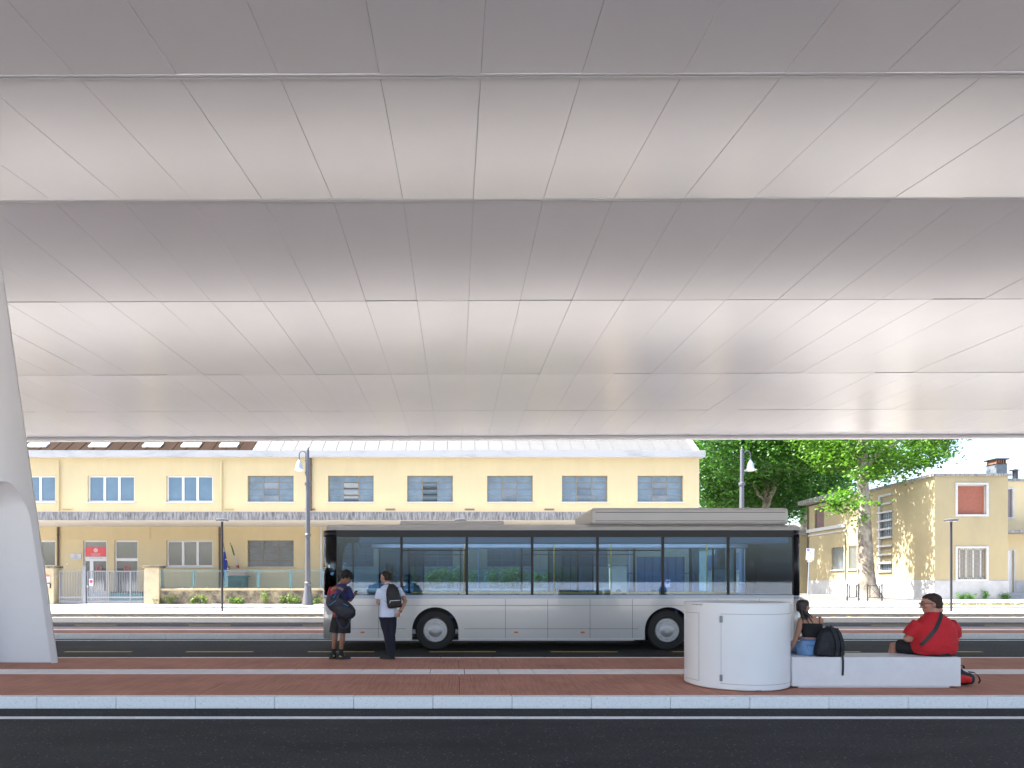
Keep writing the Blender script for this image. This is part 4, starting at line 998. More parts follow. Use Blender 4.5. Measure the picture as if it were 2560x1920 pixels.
tilt = Matrix.Translation((Xt, py_ - .05, ZA(1386, py_))) @ Matrix.Rotation(R(4), 4, 'Y')
hw, hh = .235, .35
m = MB(); m.box(-hw, hw, -.012, .0, -hh, hh, tilt); mo = m.build('plate', sign_white, s)
m = MB(); m.box(-hw*.85, -hw*.25, -.018, -.013, hh*.55, hh*.92, tilt); bo = m.build('blue_square', sign_blue, mo)
def tletter(txt, size, u, v, mm, parent):
    me = text_mesh(txt, size); off = Vector((0, 0, 0)); q = parent
    while q is not None: off += q.location; q = q.parent
    for vv in me.vertices: vv.co = tilt @ Vector((u + vv.co.x, -.0195, v + vv.co.y)) - off
    o = bpy.data.objects.new('lettering', me); COL.objects.link(o); o.parent = parent; me.materials.clear(); me.materials.append(mm)
tletter('P', .15, -hw*.55, hh*.73, sign_white, bo)
m = MB(); m.box(-hw*.85, -hw*.6, -.018, -.013, hh*.2, hh*.36, tilt); m.build('yellow_square', mat('sign_yellow', (.6, .5, .03), .5), mo)
for txt, u, v, sz_ in (('8-20', hw*.4, hh*.73, .09), ('FERIALE', hw*.2, hh*.28, .06), ('0-24', hw*.2, hh*-.12, .06), ('A PAGAMENTO', 0, hh*.06, .045)): tletter(txt, sz_, u, v, mat('ink_grey', (.1, .1, .14), .6), mo)
m = MB(); m.box(-hw*.55, hw*.5, -.012, 0, -hh*1.32, -hh*1.08, tilt); m.build('lower_plate', sign_white, s)
def barrier(px0, px1, Y, label):
    g = gz(Y); xa, xb = XA(px0, Y), XA(px1, Y)
    t = thing('pavement_barrier', label, 'barrier', ((xa+xb)/2, Y, g), 'grey pavement barriers at the tree')
    for X in (xa, xb):
        p = MB(); p.lathe([(.04, g), (.04, g + .98), (.05, g + .985), (.05, g + 1.0), (.035, g + 1.01), (.05, g + 1.05), (.02, g + 1.09)], (X, Y, 0), 12); p.build('post', lamp_dark, t)
    w_ = xb - xa; e = MB()
    for X in (xa + .14, xb - .14): e.box(X - .02, X + .02, Y - .02, Y + .02, g + .25, g + .95)
    e.box(xa, xb, Y - .018, Y + .018, g + .93, g + .97); e.box(xa, xb, Y - .018, Y + .018, g + .22, g + .26); e.build('frame', lamp_dark, t)
    for a, b in (((xa + .14, g + .26), (xb - .14, g + .93)), ((xa + .14, g + .93), (xb - .14, g + .26))):
        e = MB(); yo = 0 if a[1] < b[1] else .022; e.tube([(a[0], Y + yo, a[1]), (b[0], Y + yo, b[1])], .011, 8); e.build('cross_bar', lamp_dark, t)
barrier(2118, 2147, 39.2, 'grey cross barred barrier left of the plane tree trunk')
barrier(2169, 2205, 38.8, 'grey cross barred barrier right of the plane tree trunk')

# ------------------------------------------------------------------ weeds, ivy, grass verge
def weed(px, Y, w, h, label, n=90, m=None, g=None):
    g = gz(Y) if g is None else g; X = XA(px, Y)
    t = thing('weed', label, 'plant', (X, Y, g), 'weeds along the walls')
    V = []; Fc = []
    st = MB()
    for k in range(7):
        d = Vector((random.uniform(-1, 1)*w*.5, random.uniform(-.12, .1), h*random.uniform(.4, 1)))
        st.tube([(0, 0, 0), d*.55 + Vector((0, 0, h*.08)), d], [.008, .006, .003], 5)
        for _ in range(n//7):
            f = random.uniform(.25, 1.05); p = d*f + Vector((random.gauss(0, .05), random.gauss(0, .04), random.gauss(0, .04))); p.z = max(.02, p.z)
            s = random.uniform(.04, .095); q = Euler((random.uniform(-1, 1), random.uniform(-1, 1), random.uniform(0, 6.28))).to_matrix(); i = len(V)
            for x, y, z in ((0, -.5, 0), (.4, 0, -.05), (0, .7, -.1), (-.4, 0, -.05)): V.append(p + q @ Vector((x*s, y*s, z*s)))
            Fc.append((i, i+1, i+2, i+3))
    st.build('stem', weed_m, t, local=True)
    me = bpy.data.meshes.new('foliage'); me.from_pydata(V, [], Fc); me.materials.append(m or weed_m)
    o = bpy.data.objects.new('foliage', me); COL.objects.link(o); o.parent = t
for k, (px, w, h) in enumerate([(395, .5, .3), (425, .9, .75), (478, .9, .6), (512, .7, .55), (585, .6, .4), (598, .5, .45), (664, .7, .8), (705, .6, .5), (728, .5, .7), (748, .7, .4), (785, .9, .35), (815, .6, .3)]):
    weed(px, GY - .08, w, h, ['pale weed at the foot of the low wall, %s' % s for s in ('against the second gate pillar', 'tallest near the second pillar', 'left of the disc lamp', 'just left of the disc lamp post', 'just right of the disc lamp post', 'second right of the disc lamp', 'below the steel window', 'tuft before the bell lamp', 'second before the bell lamp', 'nearest the bell lamp', 'right of the bell lamp', 'behind the bus front')][k], n=150)
for k, (px, w, h) in enumerate([(2405, .9, .42), (2430, .9, .5), (2462, .5, .55), (2512, .9, .45)]):
    weed(px, CY - .25, w, h, ['green weed at the corner house plinth, leftmost tuft', 'green weed at the plinth under the barred window', 'small upright weed at the plinth right of the barred window', 'green weed beside the stone steps'][k], n=260, m=leafmat('green_weed', (.05, .14, .03), (.12, .26, .05)), g=.48)
def ivy(px0, px1, k, label):
    t = thing('climbing_plant', label, 'plant', (gx((px0+px1)/2), GY + .02, gzp(1471)), 'ivy on the mesh fence')
    V = []; Fc = []; st = MB()
    for _ in range(k):
        x = random.uniform(gx(px0), gx(px1)); z = gzp(1471); pts = []; zt_ = gzp(random.uniform(1418, 1440)); y = GY + .07
        px_ = x
        n = 9
        for j in range(n + 1):
            pts.append((px_, y + random.uniform(-.04, .02), z + (zt_ - z)*j/n)); px_ += random.uniform(-.16, .16)
        st.tube(pts, .006, 4)
        for j in range(130):
            f = random.random()**.6*n; i0 = min(int(f), n-1); p = Vector(pts[i0]).lerp(Vector(pts[i0+1]), f - i0) + Vector((random.gauss(0, .14), random.uniform(-.1, .05), random.gauss(0, .09)))
            s = random.uniform(.05, .11); q = Euler((random.uniform(.6, 1.9), random.uniform(-.6, .6), random.uniform(-.8, .8))).to_matrix(); i = len(V)
            for a, b, c in ((0, -.5, 0), (.45, -.1, -.05), (.15, .5, 0), (-.15, .5, 0), (-.45, -.1, -.05)): V.append(p + q @ Vector((a*s, b*s, c*s)))
            Fc.append(tuple(range(i, i+5)))
    so = st.build('stem', mat('ivy_stem', (.12, .1, .06), .8), t)
    me = bpy.data.meshes.new('foliage'); me.from_pydata([v - t.location for v in V], [], Fc); me.materials.append(ivy_m)
    o = bpy.data.objects.new('foliage', me); COL.objects.link(o); o.parent = t
ivy(990, 1180, 16, 'leafy climbing plant on the mesh fence left of the disc lamp behind the bus')
ivy(1215, 1440, 19, 'leafy climbing plant on the mesh fence, right half behind the bus')
# dry grass verge on the right
V = []; Fc = []
for _ in range(9000):
    x = random.uniform(26, 46); y = random.uniform(35.0, 37.2); g = gz(y); s = random.uniform(.04, .1); d = Vector((random.uniform(-.04, .04), random.uniform(-.03, .03), s)); i = len(V)
    b_ = Vector((x, y, g)); wv = Vector((.012, 0, 0)); V += [b_ - wv, b_ + wv, b_ + d]; Fc.append((i, i+1, i+2))
me = bpy.data.meshes.new('verge_grass'); me.from_pydata(V, [], Fc); me.materials.append(leafmat('dry_grass', (.1, .095, .04), (.2, .17, .08)))
o = bpy.data.objects.new('verge_grass', me); COL.objects.link(o); tag(o, 'dry thin grass on the verge before the corner house', 'grass', kind='stuff')
# fallen leaves on the pavement
V = []; Fc = []
for _ in range(700):
    x = random.uniform(-20, 40)**1; y = random.choice([random.uniform(29.3, 29.9), random.uniform(33.5, 34.5), random.uniform(34.7, 36.4), random.uniform(37, 42)])
    if y > 37 and x < 20: continue
    g = .16 + (y - 30.05)*.0105 if 30 < y < 34.5 else 0 if y < 30 else gz(y) if y <= 41 else .5
    s = random.uniform(.04, .1); a = random.uniform(0, 6.28); i = len(V)
    for k in range(4): V.append(Vector((x + s*math.cos(a + k*1.57)*(1 if k % 2 else .6), y + s*math.sin(a + k*1.57)*(1 if k % 2 else .6), g + .015 + random.uniform(0, .03))))
    Fc.append((i, i+1, i+2, i+3))
me = bpy.data.meshes.new('fallen_leaves'); me.from_pydata(V, [], Fc); me.materials.append(leafmat('dead_leaf', (.3, .16, .06), (.42, .27, .1)))
o = bpy.data.objects.new('fallen_leaves', me); COL.objects.link(o); tag(o, 'dry brown leaves scattered on the sunlit pavement', 'leaves', kind='stuff')
# ------------------------------------------------------------------ bus
XF, XB, BY0, BY1 = -3.25, 8.36, 15.42, 17.96
bus = thing('bus', 'silver grey city bus with long tinted window band', 'bus', ((XF+XB)/2, (BY0+BY1)/2, 0))
silver = mat('bus_silver', (.50, .50, .50), .28, metal=.25, coat=.4, var=.02, vscale=.8)
beltm = mat('bus_belt', (.30, .36, .44), .3, metal=.3, coat=.3)
roofm = mat('bus_roof', (.47, .46, .45), .4, metal=.1, coat=.2)
blackg = mat('bus_black_band', (.008, .009, .012), .35, spec=.3)
busglass = glass('bus_glass', (.58, .70, .82), ior=1.5)
rubber = mat('tyre_rubber', (.02, .02, .02), .8, bump=.2)
AX = (XF + 2.75, XB - 3.25); WZ, WR = .485, .485
def side_panel(y0, y1, m, nm):
    pl = [(XF + .36, .26)]
    for a in AX:
        pl += [(a - .56, .26)] + [(a + .56*math.cos(t), WZ + .56*math.sin(t)) for t in [math.pi - math.pi*k/20 for k in range(21)]] + [(a + .56, .26)]
    pl += [(XB - .22, .26), (XB - .22, 1.25), (XF + .36, 1.25)]
    s = MB(); s.prism(pl, y0, y1); return s.build(nm, m, bus)
near = side_panel(BY0, BY0 + .04, silver, 'side_panel'); side_panel(BY1 - .04, BY1, silver, 'side_panel')
# panel joints and trims on the near side
for X in [XF + .36 + 1.02*k for k in range(1, 11)]:
    if all(abs(X - a) > .68 for a in AX): MB().box(X - .004, X + .004, BY0 - .002, BY0 + .01, .3, 1.24).build('panel_joint', dark_gap, near)
MB().box(XF + .4, XB - .25, BY0 - .012, BY0 + .004, 1.08, 1.095).build('trim_strip', mat('bus_trim', (.3, .3, .31), .4), near)
for q, (a, b) in enumerate(((XF + .37, AX[0] - .6), (AX[0] + .6, AX[1] - .62), (AX[1] + .62, XB - .23))):
    MB().box(a, b, BY0 - .008, BY0 + .004, .262, .29).build('sill_strip', mat('bus_sill', (.6, .6, .6), .35), near)
    MB().box(a + .1, b - .1, BY0 - .004, BY0 + .004, .52, .528).build('panel_joint', dark_gap, near)
for a in (XF + .95, 1.4, 3.0, AX[1] + 1.5, XB - .5): MB().box(a, a + .1, BY0 - .02, BY0 - .003, .42, .46, bev=.006).build('side_marker', mat('amber', (.6, .16, .02), .3), near)
MB().box(AX[1] + 1.0, XB - .45, BY0 - .006, BY0 + .002, .62, 1.0).build('engine_grille', mat('grille_grey', (.2, .2, .21), .5), near)
for k in range(7): MB().box(AX[1] + 1.04, XB - .49, BY0 - .016, BY0 - .007, .645 + k*.05, .67 + k*.05).build('grille_slat', mat('grille_slat', (.36, .36, .37), .4), near)
# ends: swept round the plan outline
def end_path(front, ins=0.):
    r = .36 if front else .22; X = XF + ins if front else XB - ins; s = 1 if front else -1; P = []
    for k in range(9):
        t = math.pi/2*k/8; P.append((X + s*(r - r*math.sin(t)), BY0 + ins + r - r*math.cos(t)))
    Q = [(x, BY0 + BY1 - y) for x, y in reversed(P)]
    if front:
        mid = [(X - .06*math.sin(math.pi*k/6), BY0 + r + (BY1 - BY0 - 2*r)*k/6) for k in range(1, 6)]
    else: mid = []
    return P + mid + Q
def end_band(front, z0, z1, m, nm, ins=0., lean=0.):
    p = end_path(front, ins); s = MB(); s.rings([[(x, y, z0) for x, y in p], [(x + (lean if front else 0), y, z1) for x, y in p]], cap=False, closed=False)
    o = s.build(nm, m, bus); so = o.modifiers.new('thick', 'SOLIDIFY'); so.thickness = .02; so.offset = 0; return o
for fr in (True, False):
    end_band(fr, .28, 1.25, silver, 'end_panel'); end_band(fr, 1.25, 1.33, beltm, 'belt_band', .001)
    end_band(fr, 1.33, 2.74, busglass if fr else blackg, 'windscreen' if fr else 'rear_panel'); end_band(fr, 2.74, 2.9, blackg, 'header')
# window band
X0, X1 = XF + .36, XB - .22
for y, sgn in ((BY0, 1), (BY1, -1)):
    MB().box(X0, X1, y, y + sgn*.05, 1.25, 1.335).build('belt_band', beltm, bus)
    MB().box(X0, X1, y + sgn*.002, y + sgn*.05, 2.75, 2.9).build('header', blackg, bus)
    n = 7; bw = (X1 - X0)/n
    for k in range(n):
        a, b = X0 + k*bw, X0 + (k+1)*bw
        g = MB(); g.box(a + .025, b - .025, y + sgn*.012, y + sgn*.018, 1.335, 2.75); wo = g.build('window', busglass, bus)
        fr = MB()
        fr.box(a - .001, a + .03, y + sgn*.005, y + sgn*.05, 1.336, 2.749); fr.box(b - .03, b, y + sgn*.005, y + sgn*.05, 1.336, 2.749); fr.box(a + .03, b - .03, y + sgn*.006, y + sgn*.05, 1.336, 1.35); fr.box(a + .03, b - .03, y + sgn*.006, y + sgn*.05, 2.735, 2.749)
        if k in (1, 3, 4): fr.box(a + .031, b - .031, y + sgn*.004, y + sgn*.03, 2.40, 2.425)
        fr.build('window_frame', blackg, wo)
# doors on the far side
for X in (XF + 1.1, 2.6, 6.6):
    d = MB(); 
    for q in range(2): d.box(X + q*.62 + .02, X + q*.62 + .6, BY1 + .002, BY1 + .03, .32, 2.7)
    do = d.build('door', glass('door_glass', (.5, .58, .64)), bus)
    f = MB()
    for q in range(3): f.box(X + q*.62 - .02, X + q*.62 + .02, BY1 + .003, BY1 + .04, .3, 2.72)
    f.build('door_frame', blackg, do)
# roof and pods
rf = MB(); rf.prism([(BY0 + .01, 2.9), (BY0 + .04, 2.98), (BY0 + .25, 3.05), (BY1 - .25, 3.05), (BY1 - .04, 2.98), (BY1 - .01, 2.9)], XF + .12, XB - .05, 'x'); ro = rf.build('roof', roofm, bus)
MB().box(3.3, XB - .25, BY0 + .16, BY1 - .16, 3.051, 3.46, bev=.07).build('roof_pod', roofm, ro)
MB().box(3.4, XB - .35, BY0 + .152, BY0 + .17, 3.34, 3.352).build('pod_joint', dark_gap, ro)
MB().box(3.4, XB - .35, BY0 + .152, BY0 + .17, 3.14, 3.148).build('pod_joint', dark_gap, ro)
MB().box(-1.4, 1.2, BY0 + .45, BY1 - .45, 3.051, 3.17, bev=.05).build('roof_unit', roofm, ro)
# inside
fl = MB().box(XF + .2, XB - .1, BY0 + .45, BY1 - .45, .3, .36)
for a, b in ((XF + .4, AX[0] - .6), (AX[0] + .6, AX[1] - .62), (AX[1] + .62, XB - .25)):
    for y in (BY0 + .05, BY1 - .449): fl.box(a, b, y, y + .399, .301, .359)
fl.build('floor', mat('bus_floor', (.12, .12, .13), .7), bus)
MB().box(XF + .2, XB - .1, BY0 + .06, BY1 - .06, 2.86, 2.89).build('ceiling_lining', mat('bus_ceiling', (.6, .62, .65), .5), bus)
for y in (BY0 + .07, BY1 - .32): MB().box(XF + .9, XB - .3, y, y + .25, 2.58, 2.855, bev=.03).build('air_duct', mat('bus_duct', (.42, .46, .52), .4), bus)
for y in (BY0 + .75, BY1 - .75): MB().box(XF + 1.2, XB - .8, y - .06, y + .06, 2.835, 2.858).build('light_strip', mat('bus_light', (.8, .8, .8), .4, emit=((.8, .9, 1), 3.0)), bus)
MB().box(AX[1] + .9, XB - .15, BY0 + .1, BY1 - .1, .361, 1.2).build('rear_bulkhead', mat('bus_bulkhead', (.25, .26, .28), .6), bus)
MB().box(XF + 1.55, XF + 1.6, BY0 + .1, BY1 - 1.1, .361, 2.1).build('driver_partition', glass('partition', (.35, .4, .45)), bus)
yel = mat('bus_yellow_rail', (.62, .42, .03), .4)
r = MB(); r.tube([(XF + 2, BY1 - .1, 1.35), (XB - .6, BY1 - .1, 1.35)], .017, 8); r.build('handrail', yel, bus)
for X in (0.2, 2.5, 3.95, 6.4):
    r = MB(); r.tube([(X, BY0 + .9, .36), (X, BY0 + .9, 2.85)], .016, 8); r.build('pole', yel, bus)
st = MB(); st.box(-.21, .21, -.21, .21, .40, .48, bev=.02); st.box(.17, .25, -.21, .21, .5, .99, Matrix.Rotation(R(4), 4, 'Y'), bev=.03); st.tube([(0, 0, 0), (0, 0, .4)], .03, 8)
sme = st.mesh('seat'); sme.materials.append(mat('bus_seat', (.02, .035, .1), .7))
for X in (-.2, .62, 1.44, 3.6, 4.35, 5.1):
    for y in (BY0 + .3, BY0 + .74, BY1 - .3):
        if y > BY1 - .5 and 2.4 < X < 4.1: continue
        piece('seat', sme, bus, Vector((X, y, .36)) - bus.location)
# wheels
for a in AX:
    for y, sgn in ((BY0 + .06, 1), (BY1 - .06, -1)):
        t = MB(); M = Matrix.Translation((a, y, WZ)) @ Matrix.Rotation(R(-90)*sgn, 4, 'X')
        t.lathe([(.3, .03), (.31, 0), (.36, -.005), (.455, .01), (.485, .05), (.485, .24), (.45, .28), (.3, .28)], (0, 0, 0), 40, M, False); wo = t.build('wheel', rubber, bus)
        for f in wo.data.polygons: f.use_smooth = True
        t = MB(); t.lathe([(.3, .02), (.29, .0), (.27, .03), (.2, .07), (.17, .02), (.1, -.01), (.05, -.012)], (0, 0, 0), 32, M); t.build('rim', mat('wheel_rim', (.4, .4, .41), .4, metal=.6), wo)
        for k in range(8):
            q = 2*math.pi*k/8; b = MB(); b.lathe([(.016, .01), (.016, .05)], (.225*math.cos(q), .225*math.sin(q), 0), 8, M); b.build('wheel_bolt', galv, wo)
    for y0, y1 in ((BY0 + .05, BY0 + .42), (BY1 - .42, BY1 - .05)):
        m = MB(); m.rings([[(a + .6*math.cos(t), y, WZ + .6*math.sin(t)) for t in [math.pi*k/12 for k in range(13)]] for y in (y0, y1)], cap=False, closed=False); m.face([(a + .6*math.cos(t), y1 if y0 < 16.5 else y0, WZ + .6*math.sin(t)) for t in [math.pi*k/12 for k in range(13)]]); m.build('wheel_arch', black_m, bus)
MB().box(XF + .5, XB - .4, BY0 + .45, BY1 - .45, .22, .299).build('chassis', black_m, bus)
# ------------------------------------------------------------------ people
def skin_m(n, c): return mat(n, c, .5, var=.06, vscale=30)
def organic(mb, name, m, parent, vox=.007, sm=4):
    """One continuous surface grown over the shapes of mb (in the parent's own space)."""
    me = mb.mesh(name); o = bpy.data.objects.new(name, me)
    r = o.modifiers.new('surface', 'REMESH'); r.mode = 'VOXEL'; r.voxel_size = vox; r.use_smooth_shade = True
    s = o.modifiers.new('smooth', 'SMOOTH'); s.factor = .5; s.iterations = sm
    ev = evaluated(o); COL.objects.link(o); o.parent = parent
    o.modifiers.clear(); o.data = ev; ev.name = name; ev.materials.clear(); ev.materials.append(m)
    bpy.data.meshes.remove(me)
    return o
def displace(o, f):
    """Move every vertex along its normal by f(position)."""
    me = o.data; n = len(me.vertices); co = [0.]*(3*n); nr = [0.]*(3*n)
    me.vertices.foreach_get('co', co); me.vertices.foreach_get('normal', nr)
    for i in range(0, 3*n, 3):
        d = f(Vector(co[i:i+3])); co[i] += nr[i]*d; co[i+1] += nr[i+1]*d; co[i+2] += nr[i+2]*d
    me.vertices.foreach_set('co', co); me.update()
def wrinkle(o, amp, sc, stretch=(1, 1, 1)):
    displace(o, lambda c: amp*noise.noise(Vector((c.x*stretch[0], c.y*stretch[1], c.z*stretch[2]))*sc))
HEAD = [(-.118, .058, .020, .018), (-.106, .05, .034, .036), (-.083, .034, .048, .058), (-.052, .018, .059, .077), (-.02, .008, .067, .089), (.012, .002, .073, .095), (.042, -.003, .076, .098), (.07, -.007, .070, .091), (.094, -.01, .052, .068), (.109, -.01, .024, .032)]
def head(mb, M, neck_to, nr=.052, beard=0):
    mb.loft([(0, y, z, a, b) for z, y, a, b in HEAD], 20, M)
    mb.tube([(0, .088, .022), (0, .104, -.012), (0, .112, -.03)], [.009, .011, .014], 8, M=M, rnd=True)
    mb.ell((0, .096, -.034), (.019, .014, .010), M)                      # nostrils
    mb.ell((0, .082, .034), (.046, .016, .012), M)                       # brow
    mb.ell((0, .090, -.062), (.022, .011, .006), M); mb.ell((0, .088, -.074), (.019, .011, .007), M)   # lips
    for s in (-1, 1):
        mb.ell((s*.077, -.008, -.012), (.009, .019, .031), M); mb.ell((s*.045, .06, -.022), (.022, .03, .024), M)
    a = M @ Vector((0, -.02, -.05)); mb.tube([a, a.lerp(Vector(neck_to), .55), neck_to], [nr, nr*.97, nr*1.15], 14)
def eyes(M, parent):
    for s in (-1, 1):
        e = MB(); e.ell((s*.031, .079, .012), (.013, .010, .008), M, 10, 6); o = e.build('eye', mat('eye_white', (.6, .58, .55), .2), parent, local=True)
        e = MB(); e.ell((s*.031, .088, .012), (.006, .003, .006), M, 8, 6); e.build('iris', mat('eye_dark', (.02, .012, .008), .2), o, local=True)
        e = MB(); e.tube([(s*.014, .094, .03), (s*.033, .093, .036), (s*.052, .078, .032)], [.004, .005, .003], 6, M=M); e.build('eyebrow', mat('brow_dark', (.02, .012, .008), .8), parent, local=True)
def hand(mb, wrist, d, n, curl=.5, sc=1., side=1):
    """Palm and five fingers: d points from the wrist to the knuckles, n out of the palm, side +1 puts the thumb towards d x n."""
    w = Vector(wrist); d = Vector(d).normalized(); n = Vector(n); n = (n - d*n.dot(d)).normalized(); s = d.cross(n)*side
    mb.tube([w, w + d*.035*sc, w + d*.085*sc], [.026*sc, .034*sc, .036*sc], 10, rnd=True, flat=None)
    for k, (off, ln) in enumerate(((.030, .072), (.010, .08), (-.010, .075), (-.029, .058))):
        b = w + d*.088*sc + s*off*sc; dd = d.copy(); pts = [b - d*.02*sc]; pts.append(b)
        for j, f in enumerate((.45, .32, .23)):
            dd = (Matrix.Rotation(curl*(.5 + .35*j)*side, 3, s*side) @ dd); dd = dd if dd.dot(n) >= d.dot(n) - 1e-6 else dd
            pts.append(pts[-1] + dd*ln*f*sc)
        mb.tube(pts, [.0095*sc, .0095*sc, .009*sc, .0085*sc, .007*sc], 8, rnd=True)
    b = w + d*.03*sc + s*.03*sc; mb.tube([b, b + (d*.5 + s*.8 + n*.3).normalized()*.035*sc, b + (d*.9 + s*.6 + n*.6).normalized()*.07*sc], [.014*sc, .011*sc, .009*sc], 8, rnd=True)
def shoe(parent, pos, yaw, m, sole, L=.29, W=.05, toe_up=0):
    M = Matrix.Translation(pos) @ Matrix.Rotation(yaw, 4, 'Z')
    u = MB(); u.loft([(0, .03, .018, W, L*.49), (0, .03, .035, W*.98, L*.485), (0, .02, .055, W*.9, L*.43), (0, -.02, .075, W*.8, L*.3), (0, -.055, .10, W*.72, L*.19), (0, -.065, .118, W*.7, L*.16)], 22, M, p=2.5)
    o = organic(u, 'shoe', m, parent, .006, 3)
    s = MB(); s.loft([(0, .03, 0, W*1.02, L*.5), (0, .03, .022, W*1.06, L*.51)], 24, M, p=2.6); s.build('sole', sole, o, local=True)
    return o
def ribbon(path, nrm, w, th, name, m, parent):
    """Flat strap along points with given normals."""
    mb = MB(); rs = []
    for k, p in enumerate(path):
        d = (Vector(path[min(k+1, len(path)-1)]) - Vector(path[max(k-1, 0)])).normalized(); n = Vector(nrm[k]); s = d.cross(n).normalized()*w/2; n = s.cross(d).normalized()*th/2
        p = Vector(p); rs.append([p - s - n, p + s - n, p + s + n, p - s + n])
    mb.rings(rs, smooth=False); return mb.build(name, m, parent, local=True)
def drape(o, pts, off, w, name, m, parent, th=.004):
    """Strap lying on a mesh: pts (x, z) are shot onto it from the camera side."""
    t = BVHTree.FromPolygons([v.co for v in o.data.vertices], [p.vertices for p in o.data.polygons]); P = []; Nn = []
    for x, z in pts:
        h = t.ray_cast(Vector((x, -3, z)), Vector((0, 1, 0)))
        if h[0] is not None: P.append(h[0] + h[1]*off); Nn.append(h[1])
    return ribbon(P, Nn, w, th, name, m, parent)
def lerp2(a, b, n): return [(a[0] + (b[0]-a[0])*k/n, a[1] + (b[1]-a[1])*k/n) for k in range(n + 1)]
def HM(pos, yaw, pitch=0, roll=0, sc=1.): return Matrix.Translation(pos) @ Matrix.Rotation(R(yaw), 4, 'Z') @ Matrix.Rotation(R(pitch), 4, 'X') @ Matrix.Rotation(R(roll), 4, 'Y') @ Matrix.Scale(sc, 4)
def short_hair(M, parent, m, full=1., low=-.045, vox=.008):
    """Cropped hair: a cap over crown, back and sides that stops at the hairline."""
    h = MB(); k = .010*full
    h.loft([(0, -.055, low - .02, .056 + k, .042 + k), (0, -.048, low + .02, .066 + k, .055 + k), (0, -.04, .02, .072 + k, .064 + k), (0, -.028, .05, .075 + k, .076 + k), (0, -.014, .075, .070 + k, .086 + k), (0, -.011, .1, .053 + k, .07 + k), (0, -.011, .116 + k, .024, .034)], 22, M)
    o = organic(h, 'hair', m, parent, vox, 3)
    displace(o, lambda c: .007*noise.noise(c*70))
    return o

# ---- boy with phone
boy = thing('person', 'boy in red and blue football shirt and black shorts looking at phone', 'person', (XA(850, 12.5), 12.5, .1515))
sk = skin_m('skin_brown', (.23, .105, .06)); B = MB(); yw = R(-25)
Mh = HM((.095, .05, 1.575), -62, -30, 0, 1.0)
head(B, Mh, (.035, .0, 1.45), .05)
B.loft([(.02, 0, .86, .15, .1, yw), (.01, 0, 1.0, .135, .09, yw), (0, 0, 1.15, .14, .095, yw), (0, 0, 1.3, .155, .095, yw), (.0, 0, 1.37, .14, .075, yw), (.02, 0, 1.42, .07, .05, yw)], 20)
B.tube([(-.15, .06, 1.33), (-.21, .14, 1.16), (-.05, .33, 1.2), (.09, .37, 1.22)], [.05, .042, .033, .028], 12, rnd=True)
B.tube([(.165, -.055, 1.33), (.21, -.03, 1.15), (.225, .13, 1.20), (.235, .22, 1.235)], [.05, .043, .034, .028], 12, rnd=True)
hand(B, (.235, .22, 1.235), (.08, .8, .35), (-.4, 0, .9), .7, 1., -1); hand(B, (.09, .37, 1.22), (.9, .1, .2), (0, -.3, .95), .5, 1., 1)
for a, k, n, q in (((-.06, .04, .88), (-.10, .05, .5), (-.13, .03, .10), -40), ((.10, -.04, .88), (.06, -.03, .5), (.03, -.05, .10), -65)):
    a, k, n = Vector(a), Vector(k), Vector(n); c = k.lerp(n, .33) + Vector((0, -.015, 0))
    B.tube([a, a.lerp(k, .5), k, c, n + Vector((0, 0, .1)), n - Vector((0, 0, .05))], [.085, .07, .052, .056, .037, .036], 14, rnd=True)
    B.ell(n + Vector((-math.sin(R(q))*.06, math.cos(R(q))*.06, -.05)), (.035, .035, .035))
bb = organic(B, 'body', sk, boy, .0065, 3); eyes(Mh, boy)
jersey = mat('jersey', (.03, .04, .17), .7)
nt = jersey.node_tree; N = nt.nodes; tc = N.new('ShaderNodeTexCoord'); sp = N.new('ShaderNodeSeparateXYZ'); nt.links.new(tc.outputs['Object'], sp.inputs[0])
ma = N.new('ShaderNodeMath'); ma.operation = 'MULTIPLY_ADD'; ma.inputs[1].default_value = .14; nt.links.new(sp.outputs[2], ma.inputs[0]); nt.links.new(sp.outputs[0], ma.inputs[2])
cr_ = N.new('ShaderNodeValToRGB'); cr_.color_ramp.elements[0].position = .07; cr_.color_ramp.elements[0].color = (.26, .008, .03, 1); cr_.color_ramp.elements[1].position = .17; cr_.color_ramp.elements[1].color = (.009, .015, .10, 1)
nt.links.new(ma.outputs[0], cr_.inputs[0]); nt.links.new(cr_.outputs[0], N['Principled BSDF'].inputs['Base Color'])
S = MB(); S.loft([(.02, 0, .82, .178, .125, yw), (.01, 0, .95, .168, .118, yw), (0, 0, 1.10, .172, .118, yw), (-.005, -.01, 1.25, .19, .125, yw), (0, -.01, 1.36, .192, .112, yw), (.01, 0, 1.42, .155, .085, yw), (.03, .01, 1.46, .085, .068, yw), (.036, .012, 1.478, .066, .06, yw)], 26)
S.tube([(-.15, .055, 1.385), (-.195, .10, 1.28), (-.215, .13, 1.19)], [.068, .07, .074], 14); S.tube([(.155, -.055, 1.385), (.2, -.05, 1.28), (.215, -.04, 1.18)], [.068, .07, .075], 14)
sh = organic(S, 'shirt', jersey, boy, .009, 3); wrinkle(sh, .008, 9, (1.2, 1.2, .5))
S = MB(); S.loft([(.02, 0, .80, .17, .125, yw), (.02, 0, .9, .17, .12, yw), (.015, 0, 1.0, .16, .11, yw)], 24)
S.tube([(-.055, .04, .86), (-.085, .05, .68), (-.10, .05, .515)], [.105, .112, .12], 18); S.tube([(.10, -.04, .86), (.10, -.035, .68), (.095, -.03, .515)], [.105, .115, .125], 18)
so_ = organic(S, 'shorts', mat('black_cloth', (.012, .012, .014), .85), boy, .009, 3); wrinkle(so_, .008, 11, (1, 1, .35))
